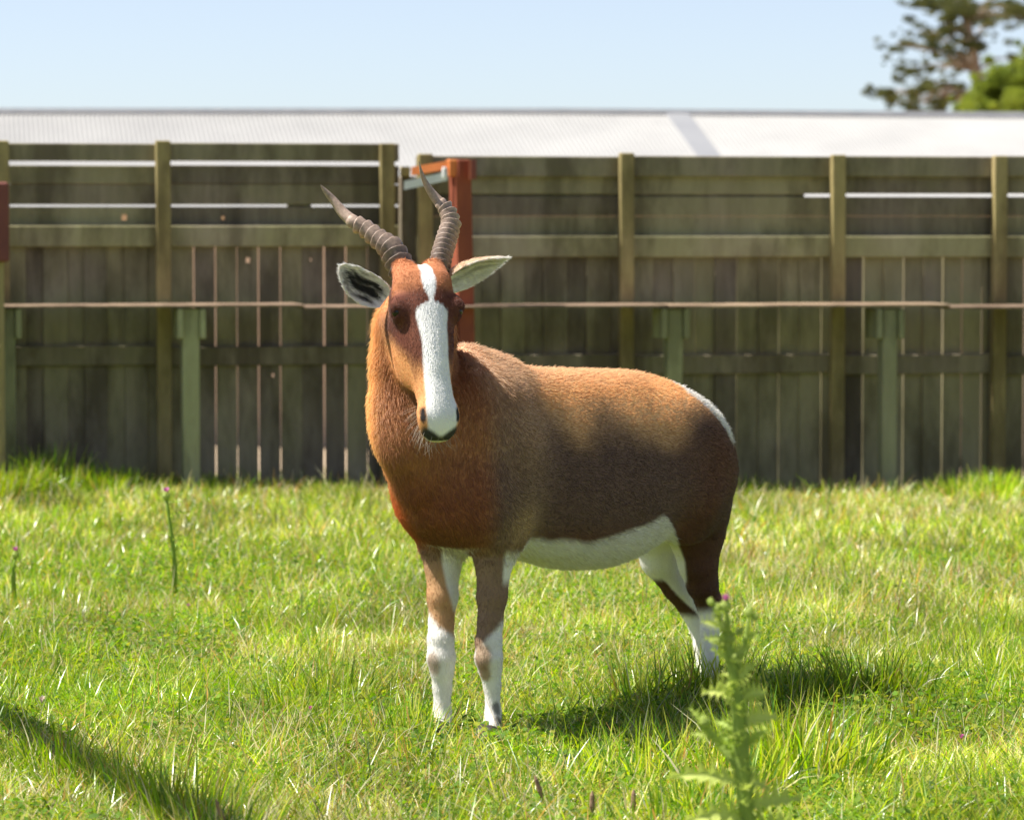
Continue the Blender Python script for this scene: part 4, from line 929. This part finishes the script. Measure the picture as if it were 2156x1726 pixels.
for px, py, dx, dz, dy, L_, w_, t_ in [(1560, 1650, -1, .28, -.2, .115, .022, .8), (1556, 1520, 1, .30, -.2, .062, .026, .95), (1550, 1462, -1, .25, -.3, .055, .018, .8), (1553, 1470, 1, .30, .2, .055, .024, .9), (1545, 1400, -.8, .8, -.3, .045, .012, .6), (1540, 1390, .9, .9, -.2, .04, .012, .6),
                              (1570, 1700, 1, .35, -.3, .09, .025, .7), (1572, 1720, -1, .15, -.4, .10, .026, .8), (1575, 1760, .9, .3, .3, .11, .028, .7), (1562, 1600, -.6, .9, .2, .06, .016, .3), (1565, 1570, .8, .6, .4, .06, .018, .3), (1558, 1545, -.9, .6, .3, .05, .016, .5),
                              (1520, 1570, -.7, .9, -.2, .055, .013, .5), (1505, 1555, -1, .4, -.1, .04, .012, .7), (1490, 1535, -.6, .9, -.2, .045, .012, .5), (1548, 1440, .6, .9, -.4, .05, .013, .6), (1533, 1370, -.9, .7, -.2, .035, .010, .6), (1530, 1350, -.9, .3, -.3, .035, .009, .8),
                              (1572, 1345, .9, .6, -.2, .03, .009, .5), (1515, 1320, -1, .5, -.2, .03, .008, .8), (1580, 1830, -1, .3, .2, .12, .03, .5), (1560, 1640, .9, -.1, -.5, .05, .018, .5), (1545, 1480, -.5, 1, -.6, .045, .014, .8), (1580, 1800, 1, .4, -.2, .12, .03, .6)]:
    mb = MB(); spiny_leaf(mb, wp(px, py, TDn), (dx, dy, dz), (0, -.9, .6), L_*.95, w_*1.0, 6, .45, t_); mb.build('leaf', THL, th)
for j in range(34):
    k = R.integers(0, 7); q = sp[k]+(sp[k+1]-sp[k])*R.random(); an = R.random()*6.28; L_ = R.uniform(.028, .055)*(1.15-.10*k)
    mb = MB(); spiny_leaf(mb, q, (math.cos(an), math.sin(an), R.uniform(.1, 1.2)), (0, -.4, 1), L_, L_*.27, 4, .3, R.uniform(.3, 1.1)); mb.build('leaf', THL, th)
for k in range(7):                                         # spiny wings down the stem
    mb = STEM; p0, p1 = sp[k], sp[k+1]; ln = np.linalg.norm(p1-p0)
    for j in range(int(ln/.0075)):
        q = p0+(p1-p0)*R.random(); an = R.random()*6.28; d_ = np.array([math.cos(an), math.sin(an), R.uniform(.1, 1.0)]); L_ = R.uniform(.012, .030)*(1.1-.09*k)
        spiny_leaf(mb, q+d_*[.008, .008, 0], d_, (0, -.3, 1), L_, L_*.30, 2, .2, R.uniform(.3, 1))
STEM.build('stem', THS, th)
for px, py, r, dv in ((1510, 1282, .008, (-.15, 0, 1)), (1497, 1268, .006, (-.3, 0, 1)), (1524, 1320, .008, (-.3, -.3, 1)), (1577, 1290, .008, (.2, 0, 1)), (1590, 1300, .006, (.6, 0, 1)), (1527, 1276, .009, (0, 0, 1)), (1484, 1520, .009, (-.4, 0, 1)), (1512, 1350, .006, (-.7, 0, .7)), (1558, 1330, .006, (.3, 0, 1)), (1540, 1345, .007, (.1, -.5, 1)), (1547, 1385, .007, (.2, -.6, .6))):
    mb = MB(); bud(mb, wp(px, py, TDn-.005), dv, r, .55); mb.build('bud', THS, th)
mb = MB(); floret(mb, wp(1527, 1270, TDn-.005), (0, 0, 1), .010, 90); mb.build('flower', PINK, th)
def small_thistle(label, bx, by, top, leaves_, fl=.010, mid=None):
    x, y = ground_pt(bx, by); e = empty('thistle', (x, y, 0), label, 'thistle', 'flowering thistles'); mb = MB(); t1 = wp(top[0], top[1], y); mids = [wp(a_, c_, y) for a_, c_ in mid]
    mb.tube([np.array([x, y, -.01])]+mids+[t1], np.linspace(.009, .004, len(mids)+2), 7, .2); mb.build('stem', THS, e, True)
    for a_, c_, s_, L_ in leaves_:
        mb = MB(); spiny_leaf(mb, wp(a_, c_, y), (s_, -.3, .5), (0, -.2, 1), L_, L_*.22, 4, .3, .3); mb.build('leaf', THL, e)
    mb = MB(); bud(mb, t1, (0, 0, 1), fl*1.1, .5); mb.build('bud', THS, e)
    mb = MB(); floret(mb, t1+np.array([0, 0, fl*.6]), (0, 0, 1), fl*1.15, 60); mb.build('flower', PINK, e)
small_thistle('slim dark stemmed thistle with a pink flower standing alone left of the antelope', 366, 1262, (350, 1045), [(356, 1090, 1, .06), (362, 1140, 1, .05), (360, 1130, -1, .05), (366, 1160, 1, .06), (366, 1175, -1, .06), (368, 1190, 1, .06), (367, 1200, -1, .05), (353, 1065, 1, .05)], .012, [(368, 1190), (362, 1130), (354, 1075)])
small_thistle('short pink thistle near the left edge of the meadow', 31, 1272, (33, 1168), [(30, 1205, 1, .05), (30, 1215, -1, .05), (31, 1195, -1, .04), (31, 1190, 1, .05)], .011, [(28, 1215), (30, 1190)])
for i, (px, py, hh, lab) in enumerate([(1160, 1690, .09, 'brown seed head leaning left in the grass in front of the antelope'), (1245, 1720, .085, 'thin brown seed spike between two others near the bottom edge'), (1332, 1722, .09, 'brown seed spike nearest the foreground thistle'), (500, 1770, .11, 'brown seed spike rising from the shaded grass band')]):
    x, y = ground_pt(px, py+40); e = empty('seed_head', (x, y, 0), lab, 'seed head', 'brown seed heads in the grass'); dv = np.array([-.35 if i in (0, 3) else .02, 0, 1.]); mb = MB(); c = np.array([x, y, 0.]); mb.tube([c, c+dv*hh*.6], [.0012, .001], 5, .3); mb.build('stalk', THS, e)
    mb = MB(); mb.tube([c+dv*hh*.55, c+dv*hh*.7, c+dv*hh*.95, c+dv*hh*1.05], [.002, .0055, .0045, .001], 8, .5); mb.build('spike', BRN, e)
for px, py, hh, r, m_, lab in [(85, 1540, .07, .011, CREAM, 'pale clover bloom beside the dark grass band at left'), (395, 1320, .06, .009, PINK, 'tiny pink bloom in the grass left of the forelegs'), (650, 1545, .06, .006, PINK, 'tiny pink bloom nearest the left foreleg of the picture'), (1650, 1420, .05, .006, PINK, 'tiny pink bloom behind the tall foreground thistle'), (2020, 1600, .05, .008, PINK, 'tiny pink bloom in the grass near the right edge')]:
    x, y = ground_pt(px, py); e = empty('wild_flower', (x, y, 0), lab, 'flower', 'small blooms in the grass'); mb = MB(); c = np.array([x, y, 0.]); mb.tube([c, c+np.array([.004, 0, hh])], [.0012, .001], 5, .3); mb.build('stalk', THS, e)
    mb = MB(); floret(mb, c+np.array([.004, 0, hh-.003]), (0, -.3, 1), r, 60); mb.build('bloom', m_, e)
# unseen rail added to cast the shadow across the lower left corner
lr = empty('shadow_rail', (-1.6, 8, 0), 'unseen round rail on two posts added to cast the lower left shadow', 'rail')
P0 = np.array(ground_pt(-30, 1520)); P1 = np.array(ground_pt(520, 1800)); hR = 1.0; off_ = np.array([-math.cos(SUN_AZ), math.sin(SUN_AZ)])*hR/math.tan(SUN_EL)
Q0, Q1 = P0+off_, P1+off_; dv = (Q1-Q0)/np.linalg.norm(Q1-Q0); Q0 = Q0-dv*.6; Q1 = Q1+dv*.10
mb = MB(); mb.tube([(*Q0, hR), (*((Q0+Q1)/2+.01), hR+.01), (*Q1, hR)], [.05, .052, .05], 12, .5); mb.build('rail', POST, lr, True)
for q in (Q0+dv*.2, Q1-dv*1.3):
    mb = MB(); mb.tube([(*q, -.1), (*q, hR+.06)], [.045, .045], 10, .5); mb.build('post', POST, lr, True)
